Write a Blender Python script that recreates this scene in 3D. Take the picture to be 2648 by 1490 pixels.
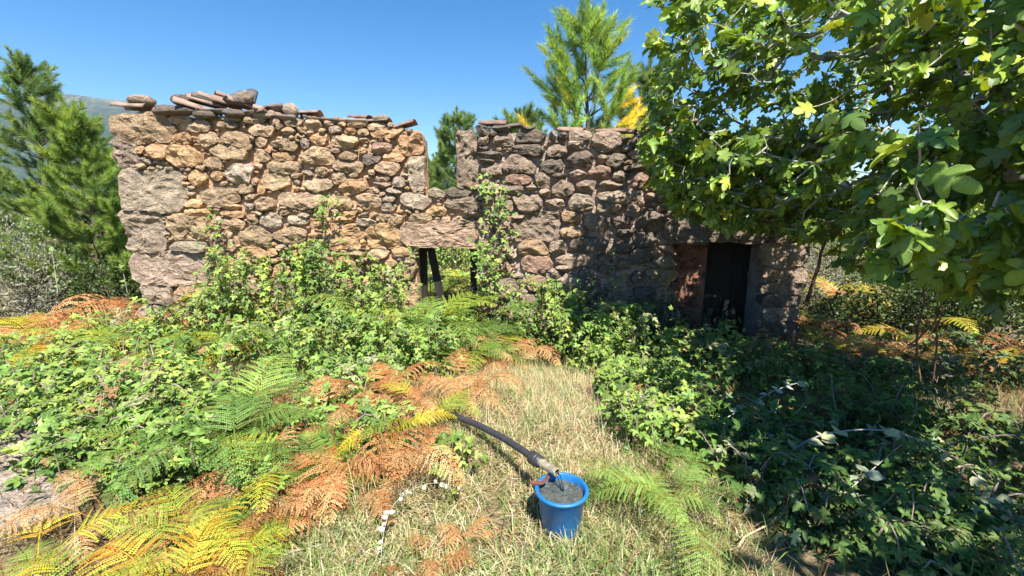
import bpy, math, random
import numpy as np
from mathutils import Vector, Matrix

random.seed(7)
RNG = np.random.default_rng(7)
for o in list(bpy.data.objects):
    bpy.data.objects.remove(o)
SC = bpy.context.scene
COL = SC.collection
R = math.radians

# ------------------------------------------------------------------ camera
LENS, PITCH, CAMZ = 15.5, R(11.5), 1.68
cam_d = bpy.data.cameras.new('camera')
cam_d.lens = LENS
cam_d.sensor_width = 36
cam_d.clip_end = 9000
cam_d.clip_start = 0.05
cam = bpy.data.objects.new('camera', cam_d)
COL.objects.link(cam)
cam.location = (0, 0, CAMZ)
cam.rotation_euler = (math.pi / 2 - PITCH, 0, 0)
SC.camera = cam

# ------------------------------------------------------------------ light
SUN_EL, SUN_AZ = R(57), R(20)      # azimuth measured from behind the camera towards the right
sun_vec = Vector((math.cos(SUN_EL) * math.sin(SUN_AZ), -math.cos(SUN_EL) * math.cos(SUN_AZ), math.sin(SUN_EL)))
world = bpy.data.worlds.new('World')
SC.world = world
world.use_nodes = True
wn = world.node_tree
bg = wn.nodes['Background']
sky = wn.nodes.new('ShaderNodeTexSky')
sky.sky_type = 'NISHITA'
sky.sun_disc = False
sky.sun_elevation = SUN_EL
sky.sun_rotation = math.atan2(sun_vec.x, sun_vec.y)
sky.altitude = 700
sky.air_density = 1.0
sky.dust_density = 0.0
sky.ozone_density = 2.6
hs = wn.nodes.new('ShaderNodeHueSaturation')
hs.inputs['Saturation'].default_value = 1.42
wn.links.new(sky.outputs[0], hs.inputs['Color'])
wn.links.new(hs.outputs[0], bg.inputs[0])
bg.inputs[1].default_value = 0.078
sl = bpy.data.lights.new('sun', 'SUN')
sl.energy = 5.0
sl.angle = R(0.53)
sl.color = (1.0, 0.955, 0.87)
sun = bpy.data.objects.new('sun', sl)
COL.objects.link(sun)
sun.rotation_euler = (-sun_vec).to_track_quat('-Z', 'Y').to_euler()
vs = SC.view_settings
vs.view_transform = 'Standard'
vs.look = 'None'
vs.exposure = 1.25
vs.gamma = 1
vs.use_curve_mapping = False
SC.cycles.max_bounces = 8
SC.cycles.diffuse_bounces = 2
SC.cycles.transparent_max_bounces = 8
SC.cycles.caustics_reflective = False
SC.cycles.caustics_refractive = False
SC.cycles.use_denoising = True

# ------------------------------------------------------------------ helpers
FPX = 2648 * LENS / 36.0
CP, SP = math.cos(PITCH), math.sin(PITCH)

def P(sx, sy, Y):
    """the point of the place at depth Y that the photograph shows at (sx, sy)"""
    u, v = (sx - 1324) / FPX, (745 - sy) / FPX
    dy, dz = CP + v * SP, -SP + v * CP
    t = Y / dy
    return np.array([u * t, Y, CAMZ + dz * t])

def vhash(ix, iy, iz):
    h = (ix * 374761393 + iy * 668265263 + iz * 1274126177) & 0x7fffffff
    h = ((h ^ (h >> 13)) * 1103515245 + 12345) & 0x7fffffff
    h = (h ^ (h >> 16)) & 0xffff
    return h / 32767.5 - 1.0

def vnoise(p):
    p = np.asarray(p, float)
    i = np.floor(p).astype(np.int64)
    f = p - i
    f = f * f * (3 - 2 * f)
    r = 0
    for a in (0, 1):
        wx = f[:, 0] if a else 1 - f[:, 0]
        for b in (0, 1):
            wy = f[:, 1] if b else 1 - f[:, 1]
            for c in (0, 1):
                wz = f[:, 2] if c else 1 - f[:, 2]
                r = r + wx * wy * wz * vhash(i[:, 0] + a, i[:, 1] + b, i[:, 2] + c)
    return r

def fbm(p, o=3):
    p = np.asarray(p, float)
    s, a, r = 1.0, 1.0, 0
    for k in range(o):
        r = r + a * vnoise(p * s + 17.3 * k)
        s *= 2.1
        a *= 0.5
    return r

def sstep(a, b, x):
    t = np.clip((x - a) / (b - a), 0, 1)
    return t * t * (3 - 2 * t)

def height(x, y):
    x = np.asarray(x, float)
    y = np.asarray(y, float)
    z = -0.66 * sstep(2.4, 6.6, y)
    z = z + 0.12 * sstep(1.2, 3.0, -x) * (1 - sstep(2.6, 5.2, y))
    z = z - 0.10 * sstep(1.2, 3.4, x) * (1 - sstep(3.0, 6.0, y))
    z = z + 0.17 * np.exp(-((x + 0.55) / 0.75) ** 2 - ((y - 3.05) / 0.65) ** 2)
    q = np.stack([x.ravel() * 0.9, y.ravel() * 0.9, np.zeros(x.size)], 1)
    near = 1 - sstep(30, 60, np.hypot(x, y))
    z = z + (0.07 * fbm(q, 3).reshape(x.shape)) * near * (1 - 0.9 * np.exp(-((x - .22) / .5) ** 2 - ((y - 2.0) / .5) ** 2))
    q2 = np.stack([x.ravel() * 0.02, y.ravel() * 0.02, np.zeros(x.size) + 4], 1)
    z = z + 2.5 * fbm(q2, 2).reshape(x.shape) * sstep(25, 120, np.hypot(x, y)) * 0.6
    return z

def hz(x, y):
    return float(height(np.array([x]), np.array([y]))[0])

def ground_at(sx, sy):
    """where the view ray through (sx, sy) meets the ground"""
    a, b = 0.6, 30.0
    for Y in np.arange(0.8, 30, 0.1):
        p = P(sx, sy, Y)
        if p[2] < hz(p[0], Y):
            return np.array([p[0], Y, hz(p[0], Y)])
    return P(sx, sy, 30)

def mesh_obj(name, V, F, mat, parent=None, C=None, smooth=True, loc=None):
    """one mesh object from vertex array V, list of face arrays F (tri / quad) and colours C per vertex"""
    me = bpy.data.meshes.new(name)
    V = np.asarray(V, np.float32)
    if loc is None:
        loc = np.zeros(3)
    else:
        V = V - np.asarray(loc, np.float32)
    if isinstance(F, np.ndarray):
        F = [F]
    F = [np.asarray(f, np.int32) for f in F if len(f)]
    me.vertices.add(len(V))
    me.vertices.foreach_set('co', V.ravel())
    nl = sum(f.size for f in F)
    me.loops.add(nl)
    me.loops.foreach_set('vertex_index', np.concatenate([f.ravel() for f in F]))
    npoly = sum(len(f) for f in F)
    me.polygons.add(npoly)
    tot = np.concatenate([np.full(len(f), f.shape[1], np.int32) for f in F])
    st = np.concatenate([[0], np.cumsum(tot)[:-1]]).astype(np.int32)
    me.polygons.foreach_set('loop_start', st)
    me.polygons.foreach_set('use_smooth', np.full(npoly, smooth))
    me.update(calc_edges=True)
    me.validate()
    if C is not None:
        C = np.asarray(C, np.float32)
        if C.ndim == 1:
            C = np.tile(C, (len(V), 1))
        a = me.attributes.new('col', 'FLOAT_COLOR', 'POINT')
        a.data.foreach_set('color', np.concatenate([C, np.ones((len(C), 1), np.float32)], 1).ravel())
    if mat is not None:
        me.materials.append(mat)
    o = bpy.data.objects.new(name, me)
    COL.objects.link(o)
    o.location = [float(v) for v in loc]
    if parent is not None:
        o.parent = parent
        o.location = [float(a - b) for a, b in zip(loc, parent.location)]
    return o

def empty(name, loc, label=None, cat=None, group=None):
    o = bpy.data.objects.new(name, None)
    o.empty_display_size = 0.1
    COL.objects.link(o)
    o.location = [float(v) for v in loc]
    tag(o, label, cat, group)
    return o

def tag(o, label=None, cat=None, group=None, kind=None):
    if label: o['label'] = label
    if cat: o['category'] = cat
    if group: o['group'] = group
    if kind: o['kind'] = kind
    return o

class MB:
    """collects geometry of one part"""
    def __init__(s):
        s.V, s.F, s.C, s.n = [], [], [], 0
    def add(s, V, F, C=(1, 1, 1)):
        V = np.asarray(V, float)
        C = np.asarray(C, float)
        if C.ndim == 1:
            C = np.tile(C, (len(V), 1))
        s.V.append(V); s.C.append(C)
        for f in (F if isinstance(F, list) else [F]):
            f = np.asarray(f)
            if f.shape[1] == 4:
                f = np.concatenate([f[:, [0, 1, 2]], f[:, [0, 2, 3]]])
            s.F.append(f + s.n)
        s.n += len(V)
    def obj(s, name, mat, parent=None, smooth=True, loc=None):
        return mesh_obj(name, np.concatenate(s.V), np.concatenate(s.F), mat, parent, np.concatenate(s.C), smooth, loc)

def tube(pts, rad, sides=6, cap=True):
    pts = np.asarray(pts, float)
    n = len(pts)
    rad = np.broadcast_to(np.asarray(rad, float), (n,))
    T = np.gradient(pts, axis=0)
    T /= np.linalg.norm(T, axis=1)[:, None] + 1e-9
    ref = np.array([0, 0, 1.0]) if abs(T[0, 2]) < 0.9 else np.array([1.0, 0, 0])
    V = []
    u = np.cross(T[0], ref)
    u /= np.linalg.norm(u)
    a = np.linspace(0, 2 * np.pi, sides, endpoint=False)
    for k in range(n):
        u = u - T[k] * np.dot(u, T[k])
        u /= np.linalg.norm(u) + 1e-9
        w = np.cross(T[k], u)
        V.append(pts[k] + rad[k] * (np.cos(a)[:, None] * u + np.sin(a)[:, None] * w))
    V = np.concatenate(V)
    F = []
    for k in range(n - 1):
        for j in range(sides):
            j2 = (j + 1) % sides
            F.append((k * sides + j, k * sides + j2, (k + 1) * sides + j2, (k + 1) * sides + j))
    F = np.array(F)
    Fs = [F]
    if cap:
        V = np.concatenate([V, [pts[0], pts[-1]]])
        b, e = n * sides, n * sides + 1
        Fs.append(np.array([(b, (j + 1) % sides, j) for j in range(sides)] +
                           [(e, (n - 1) * sides + j, (n - 1) * sides + (j + 1) % sides) for j in range(sides)]))
    return V, Fs

def boxv(cx, cy, cz, sx, sy, sz):
    V = np.array([(x, y, z) for x in (-.5, .5) for y in (-.5, .5) for z in (-.5, .5)]) * (sx, sy, sz) + (cx, cy, cz)
    F = np.array([(0, 1, 3, 2), (4, 6, 7, 5), (0, 4, 5, 1), (2, 3, 7, 6), (0, 2, 6, 4), (1, 5, 7, 3)])
    return V, F

def lathe(prof, sides=32, close=False):
    prof = np.asarray(prof, float)
    a = np.linspace(0, 2 * np.pi, sides, endpoint=False)
    V = np.concatenate([np.stack([r * np.cos(a), r * np.sin(a), np.full(sides, z)], 1) for r, z in prof])
    F = []
    for k in range(len(prof) - 1):
        for j in range(sides):
            j2 = (j + 1) % sides
            F.append((k * sides + j, k * sides + j2, (k + 1) * sides + j2, (k + 1) * sides + j))
    return V, np.array(F)

def frames(y, n):
    """rotation matrices whose Y column follows y and Z column leans to n"""
    y = y / (np.linalg.norm(y, axis=1)[:, None] + 1e-9)
    x = np.cross(y, n)
    x /= np.linalg.norm(x, axis=1)[:, None] + 1e-9
    z = np.cross(x, y)
    return np.stack([x, y, z], 2)

def scatter(T, pos, M, scale, cols):
    """copies of template T = (V, F, C) joined: N positions, N 3x3 frames, N scales, N colours"""
    V, F, C = T
    N, nv = len(pos), len(V)
    W = np.einsum('nij,vj->nvi', M, V) * np.asarray(scale).reshape(-1, 1, 1) + pos[:, None, :]
    FF = F[None] + (np.arange(N) * nv)[:, None, None]
    CC = C[None] * cols[:, None, :]
    return W.reshape(-1, 3), FF.reshape(-1, 3), CC.reshape(-1, 3)

def rnd_dir(n, rng):
    v = rng.normal(size=(n, 3))
    return v / np.linalg.norm(v, axis=1)[:, None]

def vary(base, n, rng, amt=0.2, hue=0.08):
    b = np.tile(np.asarray(base, float), (n, 1))
    return b * (1 + amt * rng.uniform(-1, 1, (n, 1))) * (1 + hue * rng.uniform(-1, 1, (n, 3)))

def pick(cols, wts, n, rng, amt=0.2, hue=0.08):
    cols = np.asarray(cols, float)
    w = np.asarray(wts, float)
    k = rng.choice(len(cols), n, p=w / w.sum())
    return cols[k] * (1 + amt * rng.uniform(-1, 1, (n, 1))) * (1 + hue * rng.uniform(-1, 1, (n, 3)))

# ------------------------------------------------------------------ materials
def new_mat(name):
    m = bpy.data.materials.new(name)
    m.use_nodes = True
    nt = m.node_tree
    return m, nt, nt.nodes['Principled BSDF'], nt.nodes['Material Output']

def node(nt, kind, **kw):
    n = nt.nodes.new(kind)
    for k, v in kw.items():
        if k.startswith('i_'):
            n.inputs[k[2:].replace('_', ' ')].default_value = v
        else:
            setattr(n, k, v)
    return n

def ramp(nt, src, stops):
    r = nt.nodes.new('ShaderNodeValToRGB')
    el = r.color_ramp.elements
    while len(el) < len(stops):
        el.new(0.5)
    for e, (p, c) in zip(el, stops):
        e.position = p
        e.color = (*c, 1) if len(c) == 3 else c
    nt.links.new(src, r.inputs[0])
    return r

def mixc(nt, fac, a, b, mode='MIX'):
    m = nt.nodes.new('ShaderNodeMix')
    m.data_type = 'RGBA'
    m.blend_type = mode
    for sock, val in ((m.inputs[0], fac), (m.inputs[6], a), (m.inputs[7], b)):
        if isinstance(val, bpy.types.NodeSocket):
            nt.links.new(val, sock)
        elif isinstance(val, (int, float)):
            sock.default_value = val
        else:
            sock.default_value = (*val, 1)
    return m.outputs[2]

def leaf_mat(name, trans=0.35, rough=0.5, spec=0.35, tint=(1.25, 1.15, 0.5)):
    m, nt, b, out = new_mat(name)
    at = node(nt, 'ShaderNodeAttribute', attribute_name='col')
    oi = node(nt, 'ShaderNodeObjectInfo')
    c = mixc(nt, 1.0, at.outputs['Color'], oi.outputs['Color'], 'MULTIPLY')
    nz = node(nt, 'ShaderNodeTexNoise', i_Scale=22.0, i_Detail=3.0)
    tc = node(nt, 'ShaderNodeTexCoord')
    nt.links.new(tc.outputs['Object'], nz.inputs['Vector'])
    rp = ramp(nt, nz.outputs['Fac'], [(0.3, (0.72, 0.72, 0.7)), (0.7, (1.25, 1.22, 1.1))])
    c = mixc(nt, 1.0, c, rp.outputs[0], 'MULTIPLY')
    nt.links.new(c, b.inputs['Base Color'])
    b.inputs['Roughness'].default_value = rough
    b.inputs['Specular IOR Level'].default_value = spec
    tr = node(nt, 'ShaderNodeBsdfTranslucent')
    ct = mixc(nt, 1.0, c, tint, 'MULTIPLY')
    nt.links.new(ct, tr.inputs['Color'])
    mx = node(nt, 'ShaderNodeMixShader', i_Fac=trans)
    nt.links.new(b.outputs[0], mx.inputs[1])
    nt.links.new(tr.outputs[0], mx.inputs[2])
    nt.links.new(mx.outputs[0], out.inputs[0])
    return m

def attr_mat(name, rough=0.85, bump=0.4, bscale=60.0, bdist=0.01, spec=0.3, lo=0.6, hi=1.3, cscale=9.0, metallic=0.0):
    m, nt, b, out = new_mat(name)
    at = node(nt, 'ShaderNodeAttribute', attribute_name='col')
    tc = node(nt, 'ShaderNodeTexCoord')
    n1 = node(nt, 'ShaderNodeTexNoise', i_Scale=cscale, i_Detail=6.0, i_Roughness=0.65)
    nt.links.new(tc.outputs['Object'], n1.inputs['Vector'])
    rp = ramp(nt, n1.outputs['Fac'], [(0.25, (lo,) * 3), (0.75, (hi,) * 3)])
    c = mixc(nt, 1.0, at.outputs['Color'], rp.outputs[0], 'MULTIPLY')
    nt.links.new(c, b.inputs['Base Color'])
    b.inputs['Roughness'].default_value = rough
    b.inputs['Specular IOR Level'].default_value = spec
    b.inputs['Metallic'].default_value = metallic
    n2 = node(nt, 'ShaderNodeTexNoise', i_Scale=bscale, i_Detail=5.0)
    nt.links.new(tc.outputs['Object'], n2.inputs['Vector'])
    bp = node(nt, 'ShaderNodeBump', i_Strength=bump, i_Distance=bdist)
    nt.links.new(n2.outputs['Fac'], bp.inputs['Height'])
    nt.links.new(bp.outputs[0], b.inputs['Normal'])
    return m

def stone_mat():
    m, nt, b, out = new_mat('granite')
    at = node(nt, 'ShaderNodeAttribute', attribute_name='col')
    geo = node(nt, 'ShaderNodeNewGeometry')
    mp = node(nt, 'ShaderNodeMapping')
    mp.inputs['Scale'].default_value = (1, 1, 1.5)
    nt.links.new(geo.outputs['Position'], mp.inputs['Vector'])
    pos = mp.outputs[0]
    def nz(scale, det=4.0, rough=0.6, dist=0.0):
        n = node(nt, 'ShaderNodeTexNoise', i_Scale=scale, i_Detail=det, i_Roughness=rough, i_Distortion=dist)
        nt.links.new(pos, n.inputs['Vector'])
        return n.outputs['Fac']
    grain = nz(62, 4, 0.75)
    mid = nz(17, 6, 0.75, 0.6)
    big = nz(6.5, 4, 0.6, 0.8)
    lich = nz(17, 6, 0.72, 1.2)
    lich2 = nz(11, 6, 0.75, 0.5)
    c = mixc(nt, 1.0, at.outputs['Color'], ramp(nt, big, [(0.3, (0.72, 0.70, 0.70)), (0.7, (1.28, 1.22, 1.12))]).outputs[0], 'MULTIPLY')
    c = mixc(nt, 1.0, c, ramp(nt, mid, [(0.30, (0.46, 0.43, 0.41)), (0.48, (0.95, 0.95, 0.95)), (0.75, (1.3, 1.27, 1.2))]).outputs[0], 'MULTIPLY')
    c = mixc(nt, 1.0, c, ramp(nt, grain, [(0.33, (0.42, 0.41, 0.40)), (0.5, (1, 1, 1)), (0.66, (1.45, 1.42, 1.38))]).outputs[0], 'MULTIPLY')
    # pale and dark lichen spots
    f1 = ramp(nt, lich, [(0.60, (0, 0, 0)), (0.70, (0.55,) * 3)]).outputs[0]
    c = mixc(nt, f1, c, (0.46, 0.43, 0.37))
    f2 = ramp(nt, lich2, [(0.57, (0, 0, 0)), (0.68, (0.62,) * 3)]).outputs[0]
    c = mixc(nt, f2, c, (0.085, 0.075, 0.062))
    nt.links.new(c, b.inputs['Base Color'])
    b.inputs['Roughness'].default_value = 0.92
    b.inputs['Specular IOR Level'].default_value = 0.2
    h = node(nt, 'ShaderNodeMath', operation='MULTIPLY_ADD')
    nt.links.new(grain, h.inputs[0]); h.inputs[1].default_value = 0.4
    nt.links.new(mid, h.inputs[2])
    h2 = node(nt, 'ShaderNodeMath', operation='MULTIPLY_ADD')
    nt.links.new(big, h2.inputs[0]); h2.inputs[1].default_value = 1.6
    nt.links.new(h.outputs[0], h2.inputs[2])
    bp = node(nt, 'ShaderNodeBump', i_Strength=1.0, i_Distance=0.05)
    nt.links.new(h2.outputs[0], bp.inputs['Height'])
    nt.links.new(bp.outputs[0], b.inputs['Normal'])
    return m

def ground_mat():
    m, nt, b, out = new_mat('soil')
    geo = node(nt, 'ShaderNodeNewGeometry')
    def nz(scale, det=5.0, rough=0.65):
        n = node(nt, 'ShaderNodeTexNoise', i_Scale=scale, i_Detail=det, i_Roughness=rough)
        nt.links.new(geo.outputs['Position'], n.inputs['Vector'])
        return n.outputs['Fac']
    c = ramp(nt, nz(2.3), [(0.3, (0.085, 0.058, 0.036)), (0.5, (0.19, 0.14, 0.085)), (0.7, (0.30, 0.235, 0.14))]).outputs[0]
    c = mixc(nt, 1.0, c, ramp(nt, nz(45), [(0.3, (0.5, 0.48, 0.45)), (0.7, (1.4, 1.36, 1.3))]).outputs[0], 'MULTIPLY')
    far = node(nt, 'ShaderNodeVectorMath', operation='LENGTH')
    nt.links.new(geo.outputs['Position'], far.inputs[0])
    mr = node(nt, 'ShaderNodeMapRange')
    mr.inputs[1].default_value = 12; mr.inputs[2].default_value = 30
    nt.links.new(far.outputs['Value'], mr.inputs[0])
    g = ramp(nt, nz(0.35), [(0.35, (0.06, 0.085, 0.02)), (0.65, (0.21, 0.20, 0.07))]).outputs[0]
    c = mixc(nt, mr.outputs[0], c, g)
    nt.links.new(c, b.inputs['Base Color'])
    b.inputs['Roughness'].default_value = 0.95
    b.inputs['Specular IOR Level'].default_value = 0.15
    bp = node(nt, 'ShaderNodeBump', i_Strength=0.9, i_Distance=0.03)
    nt.links.new(nz(38), bp.inputs['Height'])
    nt.links.new(bp.outputs[0], b.inputs['Normal'])
    return m

def hill_mat():
    m, nt, b, out = new_mat('wooded_hillside')
    geo = node(nt, 'ShaderNodeNewGeometry')
    def nz(scale, det=6.0, rough=0.7):
        n = node(nt, 'ShaderNodeTexNoise', i_Scale=scale, i_Detail=det, i_Roughness=rough)
        nt.links.new(geo.outputs['Position'], n.inputs['Vector'])
        return n.outputs['Fac']
    c = ramp(nt, nz(0.035), [(0.38, (0.02, 0.035, 0.018)), (0.55, (0.05, 0.065, 0.03)), (0.72, (0.11, 0.10, 0.06))]).outputs[0]
    sep = node(nt, 'ShaderNodeSeparateXYZ')
    nt.links.new(geo.outputs['Position'], sep.inputs[0])
    mr = node(nt, 'ShaderNodeMapRange')
    mr.inputs[1].default_value = 255; mr.inputs[2].default_value = 335
    nt.links.new(sep.outputs['Z'], mr.inputs[0])
    rk = ramp(nt, nz(0.05), [(0.46, (0.05, 0.07, 0.035)), (0.60, (0.22, 0.19, 0.16))]).outputs[0]
    c = mixc(nt, mr.outputs[0], c, rk)
    nt.links.new(c, b.inputs['Base Color'])
    b.inputs['Roughness'].default_value = 1.0
    b.inputs['Specular IOR Level'].default_value = 0.0
    bp = node(nt, 'ShaderNodeBump', i_Strength=1.0, i_Distance=9.0)
    nt.links.new(nz(0.06), bp.inputs['Height'])
    nt.links.new(bp.outputs[0], b.inputs['Normal'])
    return m

def wood_mat(name, c0, c1, rough=0.85):
    m, nt, b, out = new_mat(name)
    tc = node(nt, 'ShaderNodeTexCoord')
    mp = node(nt, 'ShaderNodeMapping')
    mp.inputs['Scale'].default_value = (60, 60, 3)
    nt.links.new(tc.outputs['Object'], mp.inputs['Vector'])
    n = node(nt, 'ShaderNodeTexNoise', i_Scale=1.0, i_Detail=5.0)
    nt.links.new(mp.outputs[0], n.inputs['Vector'])
    c = ramp(nt, n.outputs['Fac'], [(0.3, c0), (0.7, c1)]).outputs[0]
    nt.links.new(c, b.inputs['Base Color'])
    b.inputs['Roughness'].default_value = rough
    bp = node(nt, 'ShaderNodeBump', i_Strength=0.6, i_Distance=0.006)
    nt.links.new(n.outputs['Fac'], bp.inputs['Height'])
    nt.links.new(bp.outputs[0], b.inputs['Normal'])
    return m

M_STONE = stone_mat()
M_SOIL = ground_mat()
M_HILL = hill_mat()
M_LEAF = leaf_mat('bramble_leaf', 0.22, 0.46, 0.34)
M_FIGLEAF = leaf_mat('fig_leaf', 0.24, 0.40, 0.45, (1.6, 1.5, 0.4))
M_FERN = leaf_mat('fern_frond', 0.28, 0.6, 0.25, (1.2, 1.15, 0.5))
M_GRASS = leaf_mat('grass_blade', 0.30, 0.6, 0.25, (1.1, 1.05, 0.7))
M_NEEDLE = leaf_mat('pine_needle', 0.45, 0.5, 0.3, (1.4, 1.35, 0.6))
M_BARK = attr_mat('bark', 0.9, 0.8, 40, 0.02, 0.15, 0.5, 1.4, 14)
M_CLAY = attr_mat('weathered_clay', 0.9, 0.5, 50, 0.006, 0.15, 0.35, 1.45, 7)
M_MORTAR = attr_mat('earth_mortar', 0.95, 1.0, 28, 0.03, 0.1, 0.55, 1.3, 7)
M_DARKWOOD = wood_mat('charred_wood', (0.010, 0.008, 0.007), (0.035, 0.028, 0.024))
M_GREYWOOD = wood_mat('grey_wood', (0.05, 0.042, 0.035), (0.16, 0.14, 0.12))
M_FRUIT = attr_mat('fig_skin', 0.45, 0.1, 40, 0.002, 0.4, 0.85, 1.15, 30)

# ------------------------------------------------------------------ ground, hill
def axis(near, step, far, n):
    a = np.arange(-near, near + 1e-6, step)
    g = near + (far - near) * (np.linspace(0, 1, n + 1)[1:] ** 3.2)
    return np.concatenate([-g[::-1], a, g])

gx = axis(9.0, 0.11, 2600, 46)
gy = axis(10.0, 0.11, 2600, 46)
GX, GY = np.meshgrid(gx, gy, indexing='ij')
GZ = height(GX, GY)
nx, ny = GX.shape
idx = np.arange(nx * ny).reshape(nx, ny)
quad = np.stack([idx[:-1, :-1], idx[1:, :-1], idx[1:, 1:], idx[:-1, 1:]], -1).reshape(-1, 4)
g = mesh_obj('ground', np.stack([GX, GY, GZ], -1).reshape(-1, 3), quad, M_SOIL)
tag(g, 'brown earth ground under the grass, ferns and brambles', 'ground', kind='structure')

def ridge(x):
    return np.interp(x, [-4200, -2600, -2100, -1800, -1500, -1250, -900, -500, 200, 1500, 3000],
                     [180, 270, 315, 350, 352, 330, 240, 130, 60, 40, 60])
hx = np.linspace(-4200, 2800, 180)
hy = np.linspace(700, 2300, 70)
HX, HY = np.meshgrid(hx, hy, indexing='ij')
prof = np.exp(-((HY - 1650) / 420) ** 2)
HZ = -6 + ridge(HX) * prof * (1 + 0.05 * fbm(np.stack([HX.ravel() / 260, HY.ravel() / 260, 0 * HX.ravel()], 1), 4).reshape(HX.shape))
HZ += 5 * fbm(np.stack([HX.ravel() / 45, HY.ravel() / 45, 0 * HX.ravel()], 1), 3).reshape(HX.shape) * prof
HZ[:, 0] = -12; HZ[:, -1] = -12
n1, n2 = HX.shape
idx = np.arange(n1 * n2).reshape(n1, n2)
quad = np.stack([idx[:-1, :-1], idx[1:, :-1], idx[1:, 1:], idx[:-1, 1:]], -1).reshape(-1, 4)
h = mesh_obj('hill', np.stack([HX, HY, HZ], -1).reshape(-1, 3), quad, M_HILL)
tag(h, 'hazy wooded mountain ridge far beyond the left pines', 'hill', kind='structure')

# ------------------------------------------------------------------ ruined stone house
WY, WT = 7.0, 0.62          # depth of the wall's face, thickness of the wall
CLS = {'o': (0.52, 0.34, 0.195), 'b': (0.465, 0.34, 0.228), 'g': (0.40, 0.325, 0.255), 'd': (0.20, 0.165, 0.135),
       'r': (0.42, 0.29, 0.22), 'k': (0.46, 0.375, 0.295)}
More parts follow.
